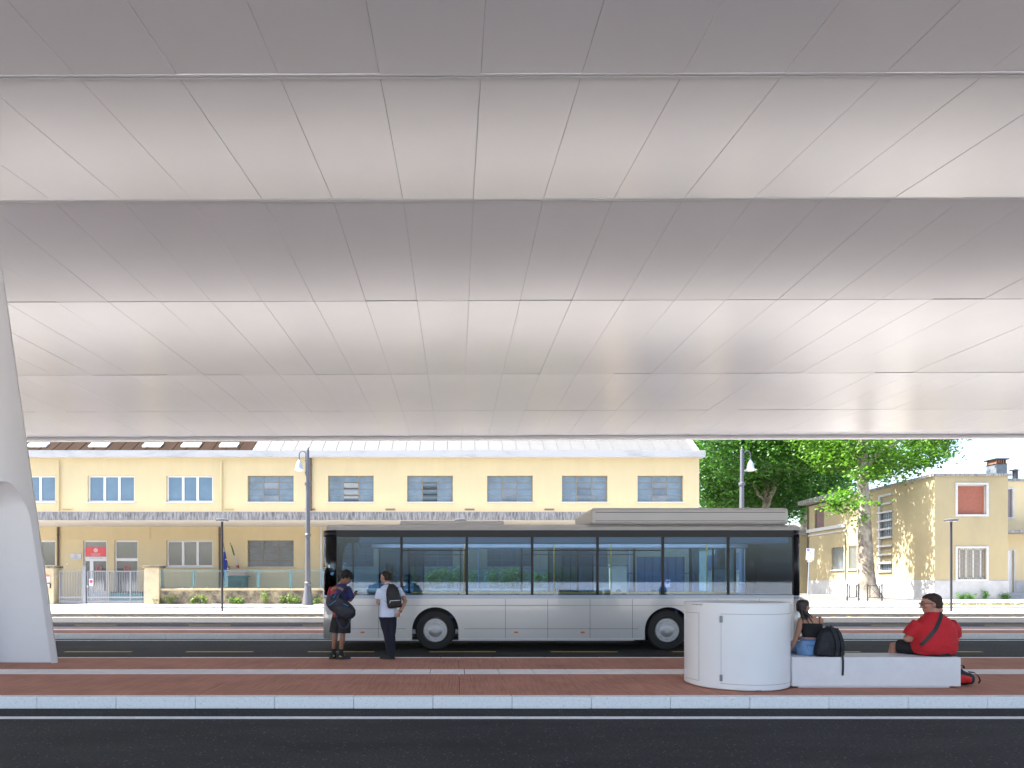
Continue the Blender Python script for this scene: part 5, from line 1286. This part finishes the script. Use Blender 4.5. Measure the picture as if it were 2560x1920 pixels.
for n in ((-.13, .03), (.03, -.05)):
    S = MB(); S.tube([(n[0], n[1], .07), (n[0], n[1], .13), (n[0] + .004, n[1], .20)], [.044, .041, .043], 14); S.build('sock', MATS['black_cloth'], boy, local=True)
shoe_b = mat('black_shoe', (.013, .013, .014), .6, var=.3, vscale=30); sole_b = mat('dark_sole', (.03, .03, .032), .7)
for p, q in (((-.125, .05, .002), -42), ((.04, -.03, .002), -66)):
    o = shoe(boy, p, R(q), shoe_b, sole_b, .29, .053)
    s = MB(); M = Matrix.Translation(p) @ Matrix.Rotation(R(q), 4, 'Z'); s.box(-.056, -.046, -.06, -.03, .05, .075, M); s.box(.046, .056, -.06, -.03, .05, .075, M); s.build('shoe_tab', mat('shoe_yellow', (.45, .4, .05), .6), o, local=True)
hr = MB(); random.seed(3)
hr.loft([(0, -.06, -.04, .058, .04), (0, -.045, .0, .072, .06), (0, -.03, .035, .08, .08), (0, -.012, .07, .088, .1), (0, -.005, .11, .08, .1), (0, -.005, .15, .045, .06)], 18, Mh)
for _ in range(340):
    a = random.uniform(0, 6.28); z = random.uniform(.0, .16); rr = math.sqrt(max(0, 1 - ((z - .05)/.125)**2))
    if z < .05 and math.sin(a) > .2: continue
    hr.ell(Vector((.095*rr*math.cos(a), .112*rr*math.sin(a) - .008, z)), (random.uniform(.009, .021),)*3, Mh, 6, 4)
for k in range(24): hr.ell((random.uniform(-.055, .055), random.uniform(.085, .118), random.uniform(.04, .11)), (random.uniform(.012, .02),)*3, Mh, 6, 4)
hr_ = organic(hr, 'hair', mat('hair_black', (.010, .008, .007), .7, bump=.8, bscale=120), boy, .007, 1)
# arched lettering on the back
bvh = BVHTree.FromPolygons([v.co for v in sh.data.vertices], [p.vertices for p in sh.data.polygons])
gold = mat('gold_print', (.62, .42, .1), .6)
def on_back(me, f, name):
    me.materials.clear(); me.materials.append(gold)
    bm = bmesh.new(); bm.from_mesh(me); bmesh.ops.subdivide_edges(bm, edges=[e for e in bm.edges if e.calc_length() > .012], cuts=2, use_grid_fill=False); bmesh.ops.triangulate(bm, faces=bm.faces)
    for v in bm.verts:
        x, z = f(v.co.x, v.co.y); h = bvh.ray_cast(Vector((x, -2, z)), Vector((0, 1, 0)))
        v.co = h[0] + Vector((0, -.007, 0)) if h[0] is not None else Vector((x, -.1, z))
    bm.to_mesh(me); bm.free(); o = bpy.data.objects.new(name, me); COL.objects.link(o); o.parent = sh
rad = .22
on_back(text_mesh('LAMINE YAMAL', .068), lambda x, y: (-.045 + (rad + y)*math.sin(x/rad*.62), 1.392 - rad + (rad + y)*math.cos(x/rad*.62) - x*.0 - .0), 'back_lettering')
on_back(text_mesh('cup', .07), lambda x, y: (-.09 + x, .90 + y), 'hem_lettering')
random.seed(11)
# phone
ph = MB(); Mp = Matrix.Translation((XA(850, 12.5) + .245, 12.5 + .315, .1515 + 1.285)) @ Matrix.Rotation(R(-30), 4, 'Z') @ Matrix.Rotation(R(-50), 4, 'X')
ph.box(-.036, .036, -.004, .004, -.07, .07, Mp, bev=.003); pho = tag(ph.build('phone', black_m), 'dark phone held by the boy in the football shirt', 'phone')
p_ = MB(); p_.box(-.032, .032, -.0052, -.0045, -.064, .064, Mp); p_.build('screen', mat('phone_screen', (.05, .05, .06), .1), pho)
# big slung bag
bag = thing('shoulder_bag', 'large navy sports bag slung across the boy\'s back', 'bag', (XA(850, 12.5) + .065, 12.5 - .25, 1.185))
navy = mat('navy_nylon', (.010, .011, .022), .6, var=.25, vscale=12, bump=.5, bscale=22)
Mb = Matrix.Rotation(R(36), 4, 'Y') @ Matrix.Rotation(R(-10), 4, 'Z')
g = MB(); rs = []
for k in range(11):
    t = k/10; x = -.33 + .66*t; e = math.sqrt(max(.05, 1 - abs(2*t - 1)**3.2)); hh, dd = .17*e*(1.08 - .1*t), .115*e
    rs.append([Mb @ Vector((x, dd*math.copysign(abs(math.cos(q))**.75, math.cos(q)), hh*math.copysign(abs(math.sin(q))**.75, math.sin(q)))) for q in [2*math.pi*j/20 for j in range(20)]])
g.rings(rs); bo = organic(g, 'bag_body', navy, bag, .01, 4); wrinkle(bo, .02, 7)
bv = BVHTree.FromPolygons([v.co for v in bo.data.vertices], [p.vertices for p in bo.data.polygons])
cyan = mat('cyan_trim', (.02, .2, .5), .5)
for a, b, w in (((-.19, .20), (-.12, .33), .02), ((-.14, .17), (-.06, .30), .014), ((-.06, .17), (-.01, .29), .012), ((-.22, .02), (-.08, .12), .01), ((.06, .06), (.16, .02), .01), ((.27, -.02), (.30, -.12), .02)):
    try: drape(bo, lerp2(a, b, 8), .002, w, 'trim', cyan, bag)
    except Exception: pass
ribbon([(.0, -.06, .22), (.08, .06, .31), (.11, .16, .37), (.11, .25, .385), (.10, .34, .33), (.08, .42, .2)], [(.3, -.9, .3), (.3, -.8, .5), (.2, -.6, .8), (.1, 0, 1), (.1, .7, .7), (0, 1, .2)], .05, .006, 'strap', navy, bag)
ribbon([(-.10, -.02, -.10), (-.07, -.04, -.25), (-.02, -.05, -.37), (.06, -.05, -.42), (.13, -.04, -.38), (.18, -.03, -.26), (.21, -.02, -.14)], [(0, -1, 0)]*7, .03, .004, 'loose_strap', mat('navy_strap', (.015, .018, .05), .7), bag)

# ---- man in the pale polo shirt
man = thing('person', 'man in pale blue polo shirt and navy trousers with hand on hip', 'person', (XA(970, 12.45), 12.45, .1515))
sk2 = skin_m('skin_light', (.40, .215, .145)); B = MB(); yw = R(20)
Mh = HM((-.05, .04, 1.595), 62, -4, 0, 1.02)
head(B, Mh, (.0, .02, 1.44), .054)
B.loft([(-.01, 0, .86, .15, .1, yw), (0, 0, 1.0, .14, .095, yw), (.01, 0, 1.15, .15, .1, yw), (.02, 0, 1.3, .16, .1, yw), (.02, 0, 1.37, .14, .075, yw), (.01, 0, 1.41, .08, .05, yw)], 20)
B.tube([(-.15, -.045, 1.31), (-.19, -.02, 1.10), (-.12, .16, 1.06), (-.02, .25, 1.05)], [.05, .042, .034, .028], 12, rnd=True)
B.tube([(.215, .05, 1.32), (.34, .0, 1.13), (.30, -.03, 1.05), (.225, -.06, .915)], [.05, .043, .04, .028], 12, rnd=True)
hand(B, (-.02, .25, 1.05), (.9, .3, 0), (0, -.9, .2), .5, 1, 1); hand(B, (.225, -.06, .915), (-.62, .12, -.6), (-.3, .9, .1), .6, 1., 1)
for a, k, n in (((-.085, -.02, .88), (-.02, .03, .5), (.03, .02, .08)), ((.075, .02, .88), (.07, .06, .5), (.075, .06, .08))):
    B.tube([a, k, n], [.08, .052, .036], 12, rnd=True)
organic(B, 'body', sk2, man, .0065, 3); eyes(Mh, man)
polo = mat('pale_polo', (.60, .68, .84), .8, var=.05, vscale=14, bump=.15, bscale=90)
S = MB(); S.loft([(-.005, 0, .825, .17, .12, yw), (-.003, 0, .9, .165, .118, yw), (.005, 0, 1.03, .162, .115, yw), (.01, 0, 1.15, .172, .12, yw), (.02, 0, 1.28, .195, .125, yw), (.022, 0, 1.36, .195, .112, yw), (.015, 0, 1.41, .15, .085, yw), (.0, .01, 1.445, .08, .07, yw), (-.005, .015, 1.475, .068, .066, yw)], 26)
S.tube([(-.14, -.045, 1.37), (-.172, -.04, 1.27), (-.185, -.03, 1.18)], [.068, .068, .07], 14); S.tube([(.185, .05, 1.37), (.24, .04, 1.28), (.285, .02, 1.22)], [.068, .068, .07], 14)
shm = organic(S, 'shirt', polo, man, .009, 3); wrinkle(shm, .008, 8, (1.2, 1.2, .5))
S = MB(); S.loft([(-.002, .01, 1.455, .073, .07, yw), (-.004, .014, 1.492, .064, .062, yw)], 24); S.build('collar', polo, man, local=True)
navyj = mat('navy_jeans', (.008, .010, .022), .85, var=.2, vscale=8)
S = MB(); S.loft([(-.01, 0, .80, .165, .115, yw), (-.005, 0, .9, .158, .108, yw), (0, 0, .98, .15, .1, yw)], 24)
S.tube([(-.08, -.015, .84), (-.055, .02, .66), (-.022, .03, .48), (.01, .02, .27), (.035, .02, .07)], [.1, .088, .074, .062, .056], 18); S.tube([(.075, .02, .84), (.075, .04, .66), (.07, .06, .48), (.075, .06, .27), (.08, .06, .07)], [.098, .086, .072, .062, .056], 18)
tj = organic(S, 'trousers', navyj, man, .009, 3); wrinkle(tj, .009, 12, (1, 1, .8))
for p, q in (((-.01, .03, .002), 66), ((.065, .075, .002), 25)): shoe(man, p, R(q), mat('black_suede', (.010, .010, .011), .8), sole_b, .29, .05)
short_hair(Mh, man, mat('hair_dark_brown', (.02, .012, .008), .7, bump=.6, bscale=150), 1.0)
w_ = MB(); w_.tube([(.245, -.05, .945), (.238, -.053, .932)], .038, 14); w_.build('watch', black_m, man, local=True)
bp = thing('backpack', 'small black backpack worn by the man in the polo shirt', 'backpack', (XA(970, 12.45) + .13, 12.45 - .2, 1.385))
blk = mat('black_nylon', (.008, .008, .009), .65, var=.3, vscale=14, bump=.4, bscale=26)
g = MB(); Mb = Matrix.Rotation(R(-6), 4, 'Y')
g.loft([(.005, 0, -.225, .115, .05), (.005, -.01, -.20, .138, .085), (.0, -.015, -.1, .145, .095), (-.005, -.01, .05, .132, .09), (-.01, 0, .15, .105, .075), (-.02, .02, .215, .07, .05), (-.025, .03, .235, .03, .03)], 24, Mb, p=2.8)
bo = organic(g, 'bag_body', blk, bp, .009, 4); wrinkle(bo, .008, 9)
drape(bo, lerp2((-.06, -.085), (.13, -.075), 10), .003, .012, 'zip', mat('zip_grey', (.45, .46, .48), .4, metal=.4), bp)
drape(bo, lerp2((-.055, -.09), (-.065, -.13), 4), .004, .012, 'zip_pull', MATS['zip_grey'], bp)
ribbon([(-.02, .03, .21), (-.09, .06, .235), (-.17, .12, .235), (-.22, .19, .22), (-.24, .26, .12)], [(0, -.5, .9), (0, -.4, .9), (0, 0, 1), (0, .3, .9), (0, 1, .2)], .045, .006, 'strap', blk, bp)
ribbon([(-.10, .03, -.16), (-.17, .05, -.10), (-.26, .07, -.04)], [(0, -1, 0)]*3, .014, .004, 'side_strap', MATS['zip_grey'], bp)

# ---- seated figures
def seated_legs(B, hips, knees, feet, r=(.09, .062, .042)):
    for h, k, f in zip(hips, knees, feet):
        h, k, f = Vector(h), Vector(k), Vector(f); B.tube([h, h.lerp(k, .5), k, k.lerp(f, .35), f], [r[0], r[0]*.92, r[1], r[1]*.95, r[2]], 14, rnd=True)
        B.tube([f + Vector((0, -.04, -.03)), f + Vector((0, .13, -.045))], [.036, .03], 10, rnd=True)
rm = thing('person', 'heavy man in red T-shirt with cross strap sitting on the bench', 'person', (6.97, 9.33, .594))
sk3 = skin_m('skin_pink', (.42, .20, .14)); B = MB()
Mh = HM((-.03, .02, .75), 70, -6, 0, 1.2)
head(B, Mh, (.0, .0, .56), .078); B.ell((0, .02, -.10), (.055, .055, .035), Mh); B.ell((0, -.075, -.085), (.055, .04, .05), Mh)
B.loft([(0, 0, .09, .24, .17), (0, 0, .2, .27, .2), (0, 0, .35, .26, .18), (0, 0, .45, .2, .12), (0, 0, .53, .1, .08)], 22)
B.tube([(-.24, 0.01, .39), (-.335, .06, .24), (-.20, .28, .20), (-.08, .38, .2)], [.075, .065, .05, .035], 12, rnd=True); B.tube([(.25, 0.01, .38), (.36, .08, .23), (.24, .28, .2), (.12, .38, .2)], [.075, .065, .05, .035], 12, rnd=True)
hand(B, (-.08, .38, .2), (.7, .5, 0), (0, 0, 1), .5, 1.05, 1); hand(B, (.12, .38, .2), (-.7, .5, 0), (0, 0, 1), .5, 1.05, -1)
seated_legs(B, [(-.12, .02, .105), (.13, .02, .105)], [(-.36, .33, .09), (.17, .47, .09)], [(-.36, .40, -.36), (.17, .52, -.36)], (.1, .075, .05))
organic(B, 'body', sk3, rm, .008, 3); eyes(Mh, rm)
redT = mat('red_cotton', (.50, .014, .022), .85, var=.08, vscale=7, bump=.2, bscale=60)
S = MB(); S.loft([(.0, 0, .025, .27, .20), (0, 0, .09, .30, .225), (0, 0, .2, .305, .23), (0, 0, .32, .295, .215), (0, 0, .42, .285, .19), (0, 0, .49, .25, .155), (-.005, 0, .555, .175, .12), (-.01, .0, .61, .105, .095), (-.012, .002, .635, .092, .086)], 28, p=2.2)
S.tube([(-.215, 0, .46), (-.29, .02, .38), (-.325, .045, .285)], [.105, .098, .095], 16); S.tube([(.215, 0, .45), (.30, .02, .37), (.345, .06, .27)], [.105, .096, .09], 16)
sh3 = organic(S, 'shirt', redT, rm, .011, 4)
displace(sh3, lambda c: .007*max(0, .3 - c.z)/.3*math.sin(34*(c.z + .35*abs(c.x + .35)) + 5*noise.noise(c*5)) + .009*noise.noise(c*7))   # folds towards the waist
S = MB(); S.loft([(0, 0, .005, .23, .2), (0, 0, .07, .255, .2), (0, 0, .14, .25, .19)], 22)
for h, k in (((-.12, .02, .11), (-.335, .29, .10)), ((.13, .02, .11), (.165, .42, .1))): S.tube([h, Vector(h).lerp(Vector(k), .5), k], [.12, .112, .1], 16, rnd=False)
organic(S, 'shorts', MATS['black_cloth'], rm, .011, 3)
for p in ((-.36, .43, -.437), (.17, .55, -.437)): shoe(rm, p, 0, MATS['black_suede'], sole_b, .3, .055)
short_hair(Mh, rm, mat('hair_brown', (.035, .02, .013), .7, bump=.6, bscale=120), 1.1, -.04)
gl = MB()
for s in (-1, 1):
    c = Vector((s*.033, .106, .010)); gl.tube([Mh @ (c + Vector((.026*math.cos(q), 0, .02*math.sin(q)))) for q in [2*math.pi*k/14 for k in range(15)]], .004, 6)
    gl.tube([Mh @ Vector((s*.06, .104, .016)), Mh @ Vector((s*.083, .05, .016)), Mh @ Vector((s*.086, -.015, .008))], .004, 6)
gl.tube([Mh @ Vector((-.008, .108, .014)), Mh @ Vector((.008, .108, .014))], .004, 6); gl.build('glasses', mat('glasses_frame', (.06, .06, .07), .3), rm, local=True)
drape(sh3, lerp2((.055, .625), (-.17, .33), 8) + lerp2((-.17, .33), (-.275, .16), 5)[1:], .004, .05, 'cross_strap', black_m, rm)

wo = thing('person', 'long haired woman in black top and denim shorts sitting by the cabinet', 'person', (5.19, 9.36, .594))
sk4 = skin_m('skin_tan', (.40, .205, .125)); B = MB()
Mh = HM((-.105, .01, .705), -66, -3, 0, .92)
head(B, Mh, (-.045, .0, .56), .042)
B.loft([(0, .02, .10, .165, .13), (.005, .01, .2, .13, .1), (.01, 0, .27, .118, .085), (.01, 0, .38, .135, .09), (.0, 0, .47, .15, .092), (-.01, 0, .525, .155, .075), (-.025, 0, .56, .09, .055), (-.04, 0, .59, .045, .042)], 22)
B.tube([(-.14, .0, .515), (-.185, .02, .30), (-.24, .06, .12)], [.045, .036, .026], 12, rnd=True); hand(B, (-.24, .06, .12), (-.3, .4, -.6), (0, 0, -1), .3, .9, 1)
B.tube([(.135, .0, .515), (.165, .1, .32), (.1, .3, .22)], [.045, .036, .026], 12, rnd=True); hand(B, (.1, .3, .22), (-.3, .8, 0), (0, 0, -1), .4, .9, 1)
seated_legs(B, [(-.09, .04, .09), (.09, .04, .09)], [(-.13, .45, .09), (.08, .46, .09)], [(-.15, .47, -.34), (.1, .48, -.34)], (.085, .058, .04))
organic(B, 'body', sk4, wo, .0065, 3); eyes(Mh, wo)
S = MB(); S.loft([(.01, 0, .262, .125, .092), (.01, 0, .34, .138, .098), (.006, 0, .42, .155, .102), (0, 0, .47, .16, .1)], 26); to_ = organic(S, 'top', mat('black_rib_top', (.008, .008, .010), .85, bump=.3, bscale=80), wo, .008, 2); wrinkle(to_, .004, 12)
for x0, x1 in ((-.085, -.12), (.075, .085)):
    ribbon([(x0, -.1, .465), (x0*.7 + x1*.3, -.094, .50), (x1*1., -.06, .555), (x1, 0, .572), (x1, .06, .545)], [(0, -1, 0), (0, -1, .2), (0, -.7, .7), (0, 0, 1), (0, 1, .5)], .011, .004, 'shoulder_strap', black_m, wo)
den = mat('denim', (.10, .22, .42), .85, col2=(.22, .36, .55), vscale=7, bump=.3, bscale=130, obj=True)
S = MB(); S.loft([(0, .03, .004, .17, .14), (0, .025, .06, .185, .15), (0, .02, .13, .176, .14), (.003, .012, .2, .145, .115), (.006, .01, .243, .13, .1)], 26)
for h, k in (((-.09, .04, .095), (-.115, .3, .095)), ((.09, .04, .095), (.085, .3, .095))): S.tube([h, k], [.1, .092], 16)
ds = organic(S, 'shorts', den, wo, .008, 3); wrinkle(ds, .006, 14)
drape(ds, lerp2((-.128, .225), (.13, .225), 14), .002, .03, 'waistband', mat('denim_dark', (.06, .14, .3), .85), wo)
for x0 in (-.11, .03):
    drape(ds, [(x0, .155), (x0 + .045, .15), (x0 + .09, .152)], .0015, .01, 'pocket_edge', MATS['denim_dark'], wo)
    drape(ds, [(x0 + .005, .15), (x0 + .012, .08), (x0 + .045, .062), (x0 + .078, .08), (x0 + .085, .15)], .0015, .006, 'pocket_edge', MATS['denim_dark'], wo)
for p in ((-.15, .5, -.437), (.1, .51, -.437)): shoe(wo, p, 0, mat('white_shoe', (.6, .6, .6), .6), mat('white_sole', (.65, .65, .65), .6), .25, .045)
hr = MB(); random.seed(5)
hr.loft([(0, -.055, -.075, .062, .045), (0, -.045, -.03, .075, .06), (0, -.03, .02, .082, .082), (0, -.012, .06, .083, .098), (0, -.008, .09, .072, .09), (0, -.01, .115, .04, .055)], 22, Mh)
for k in range(46):
    a = R(200 + random.uniform(-75, 80)); s0 = Vector((.072*math.cos(a), .075*math.sin(a) - .01, random.uniform(-.03, .05))); p0 = Mh @ s0
    e = Vector((-.06 + random.gauss(0, .045), -.098 + random.uniform(-.012, .006), random.uniform(.44, .56))); 
    if k % 5 == 0: e = Vector((.0 + random.uniform(-.02, .06), -.106, random.uniform(.43, .5)))
    if p0.y > -.02: e = Vector((p0.x*.8 - .02, -.07, .52))
    m1 = p0.lerp(e, .5) + Vector((0, -.025, .0)); hr.tube([p0, m1, p0.lerp(e, .8) + Vector((0, -.012, 0)), e], [.014, .013, .009, .003], 6)
organic(hr, 'hair', mat('hair_long_dark', (.014, .008, .006), .45, var=.3, vscale=20), wo, .006, 2)
random.seed(21)
# three people on the far bench, mostly hidden by the bus
for k, (px, hc, lab) in enumerate(((1546, (.012, .010, .009), 'dark haired person on the far bench, nearest the tall pillar'), (1577, (.02, .03, .06), 'person in dark blue cap seated second on the far bench'), (1634, (.012, .010, .009), 'person seated apart at the right end of the far bench'))):
    t = thing('person', lab, 'person', (XA(px, 20.3), 20.3, .594), 'people seated on the far bench'); B = MB()
    Mh = HM((0, .02, .69), 10 - 20*k, -5, 0, 1.0); head(B, Mh, (0, 0, .54))
    B.loft([(0, 0, .06, .17, .13), (0, 0, .25, .16, .12), (0, 0, .42, .19, .12), (0, 0, .5, .17, .08), (0, 0, .54, .08, .06)], 18)
    for s in (-1, 1): B.tube([(s*.18, 0, .47), (s*.22, .08, .24), (s*.1, .3, .2)], [.05, .042, .03], 10, rnd=True); hand(B, (s*.1, .3, .2), (-.4*s, .8, 0), (0, 0, -1), .4, 1, s)
    seated_legs(B, [(-.1, .02, .095), (.1, .02, .095)], [(-.11, .46, .09), (.11, .46, .09)], [(-.11, .48, -.35), (.11, .48, -.35)])
    organic(B, 'body', sk3, t, .011, 3)
    S = MB(); S.loft([(0, 0, .02, .185, .145), (0, 0, .25, .175, .135), (0, 0, .42, .2, .132), (0, 0, .5, .18, .09), (0, 0, .55, .075, .07)], 20)
    for s in (-1, 1): S.tube([(s*.17, 0, .46), (s*.215, .06, .28)], [.066, .062], 12)
    organic(S, 'shirt', mat('far_shirt_%d' % k, [(.03, .03, .035), (.05, .06, .1), (.1, .1, .1)][k], .9), t, .011, 3)
    S = MB(); S.loft([(0, 0, .005, .17, .15), (0, 0, .12, .17, .14)], 18)
    for s in (-1, 1): S.tube([(s*.1, .02, .1), (s*.11, .46, .095), (s*.11, .48, -.33)], [.1, .08, .06], 12)
    organic(S, 'trousers', navyj, t, .011, 2)
    for s in (-1, 1): shoe(t, (s*.11, .51, -.437), 0, MATS['black_suede'], sole_b, .28, .05)
    short_hair(Mh, t, mat('far_hair_%d' % k, hc, .7), 1.2, -.05, .011)

# ------------------------------------------------------------------ bags at the bench
bk = thing('backpack', 'black backpack standing on the bench beside the seated woman', 'backpack', (XA(2071, 9.22), 9.22, .594))
blk2 = mat('black_canvas', (.010, .011, .016), .7, var=.25, vscale=10, bump=.4, bscale=24)
g = MB(); Mb = Matrix.Rotation(R(2), 4, 'Y') @ Matrix.Rotation(R(8), 4, 'X')
g.loft([(0, .0, .006, .19, .09), (0, 0, .04, .208, .11), (0, 0, .14, .2, .115), (-.005, 0, .25, .178, .105), (-.01, .01, .34, .14, .09), (-.012, .015, .40, .09, .065), (-.012, .02, .425, .05, .04)], 26, Mb, p=2.9)
bo = organic(g, 'bag_body', blk2, bk, .009, 4); wrinkle(bo, .012, 7)
drape(bo, [(.0, .40), (.01, .33), (.035, .25), (.05, .15), (.052, .06), (.05, .02)], .012, .06, 'strap', blk2, bk, .014)
drape(bo, [(.055, .40), (.085, .33), (.105, .25), (.12, .15), (.125, .06), (.125, .02)], .012, .055, 'strap', blk2, bk, .014)
ribbon([(.125, -.125, .03), (.127, -.13, .004), (.13, -.135, -.05), (.132, -.13, -.16), (.128, -.13, -.26)], [(0, -1, 0)]*5, .028, .004, 'hanging_strap', black_m, bk)
ribbon([(-.03, .0, .415), (-.02, -.02, .445), (.02, -.02, .445), (.04, 0, .415)], [(0, 0, 1)]*4, .025, .005, 'top_handle', black_m, bk)
for u in (.05, .125): g = MB(); g.box(u - .03, u + .03, -.135, -.118, .035, .07, bev=.006); g.build('buckle', black_m, bk, local=True)
ribbon([(-.06, -.1, .012), (-.14, -.09, .006), (-.23, -.09, .006)], [(0, 0, 1)]*3, .02, .004, 'loose_strap', black_m, bk)
df = thing('duffel_bag', 'red and black duffel bag on the ground at the bench end', 'bag', (7.38, 9.42, .1515))
g = MB(); rs = []
for k in range(11):
    t = k/10; x = -.17 + .37*t; e = math.sqrt(max(.06, 1 - abs(2*t - 1)**4)); tl = 1 - .42*max(0, t - .35)/.65
    rs.append([Vector((x, .17*e*math.cos(q), .135*tl + .13*e*tl*math.copysign(abs(math.sin(q))**.7, math.sin(q)))) for q in [2*math.pi*j/22 for j in range(22)]])
g.rings(rs); bo = organic(g, 'bag_body', blk2, df, .009, 3); wrinkle(bo, .018, 9)
for v in bo.data.vertices: v.co.z = max(v.co.z, .002)
bv = BVHTree.FromPolygons([v.co for v in bo.data.vertices], [p.vertices for p in bo.data.polygons])
V = []; Fc = []; nx, nz = 18, 12
for i in range(nx + 1):
    for j in range(nz + 1):
        x = -.155 + .23*i/nx; z = .055 + (.115 - .07*max(0, i/nx - .45))*j/nz; h = bv.ray_cast(Vector((x, -1, z)), Vector((0, 1, 0))); V.append(h[0] + h[1]*.004 if h[0] is not None else Vector((x, -.1, z)))
for i in range(nx):
    for j in range(nz): a = i*(nz+1) + j; Fc.append((a, a+nz+1, a+nz+2, a+1))
me = bpy.data.meshes.new('red_panel'); me.from_pydata(V, [], Fc); me.materials.append(mat('red_nylon', (.55, .015, .015), .6, var=.15, vscale=9, bump=.4, bscale=22)); o = bpy.data.objects.new('red_panel', me); COL.objects.link(o); o.parent = df
for p in o.data.polygons: p.use_smooth = True
ribbon([(-.1, -.08, .26), (-.04, -.1, .30), (.03, -.08, .29), (.06, -.04, .25)], [(0, -.5, .9)]*4, .03, .006, 'handle', black_m, df)
ribbon([(.1, -.08, .2), (.17, -.1, .19), (.215, -.12, .14), (.235, -.12, .08), (.215, -.12, .04)], [(.5, -.5, .7), (.5, -.5, .7), (.9, -.3, .3), (1, -.2, 0), (1, -.2, 0)], .035, .006, 'side_strap', black_m, df)
random.seed(99)
bpy.data.scenes.remove(TMP)
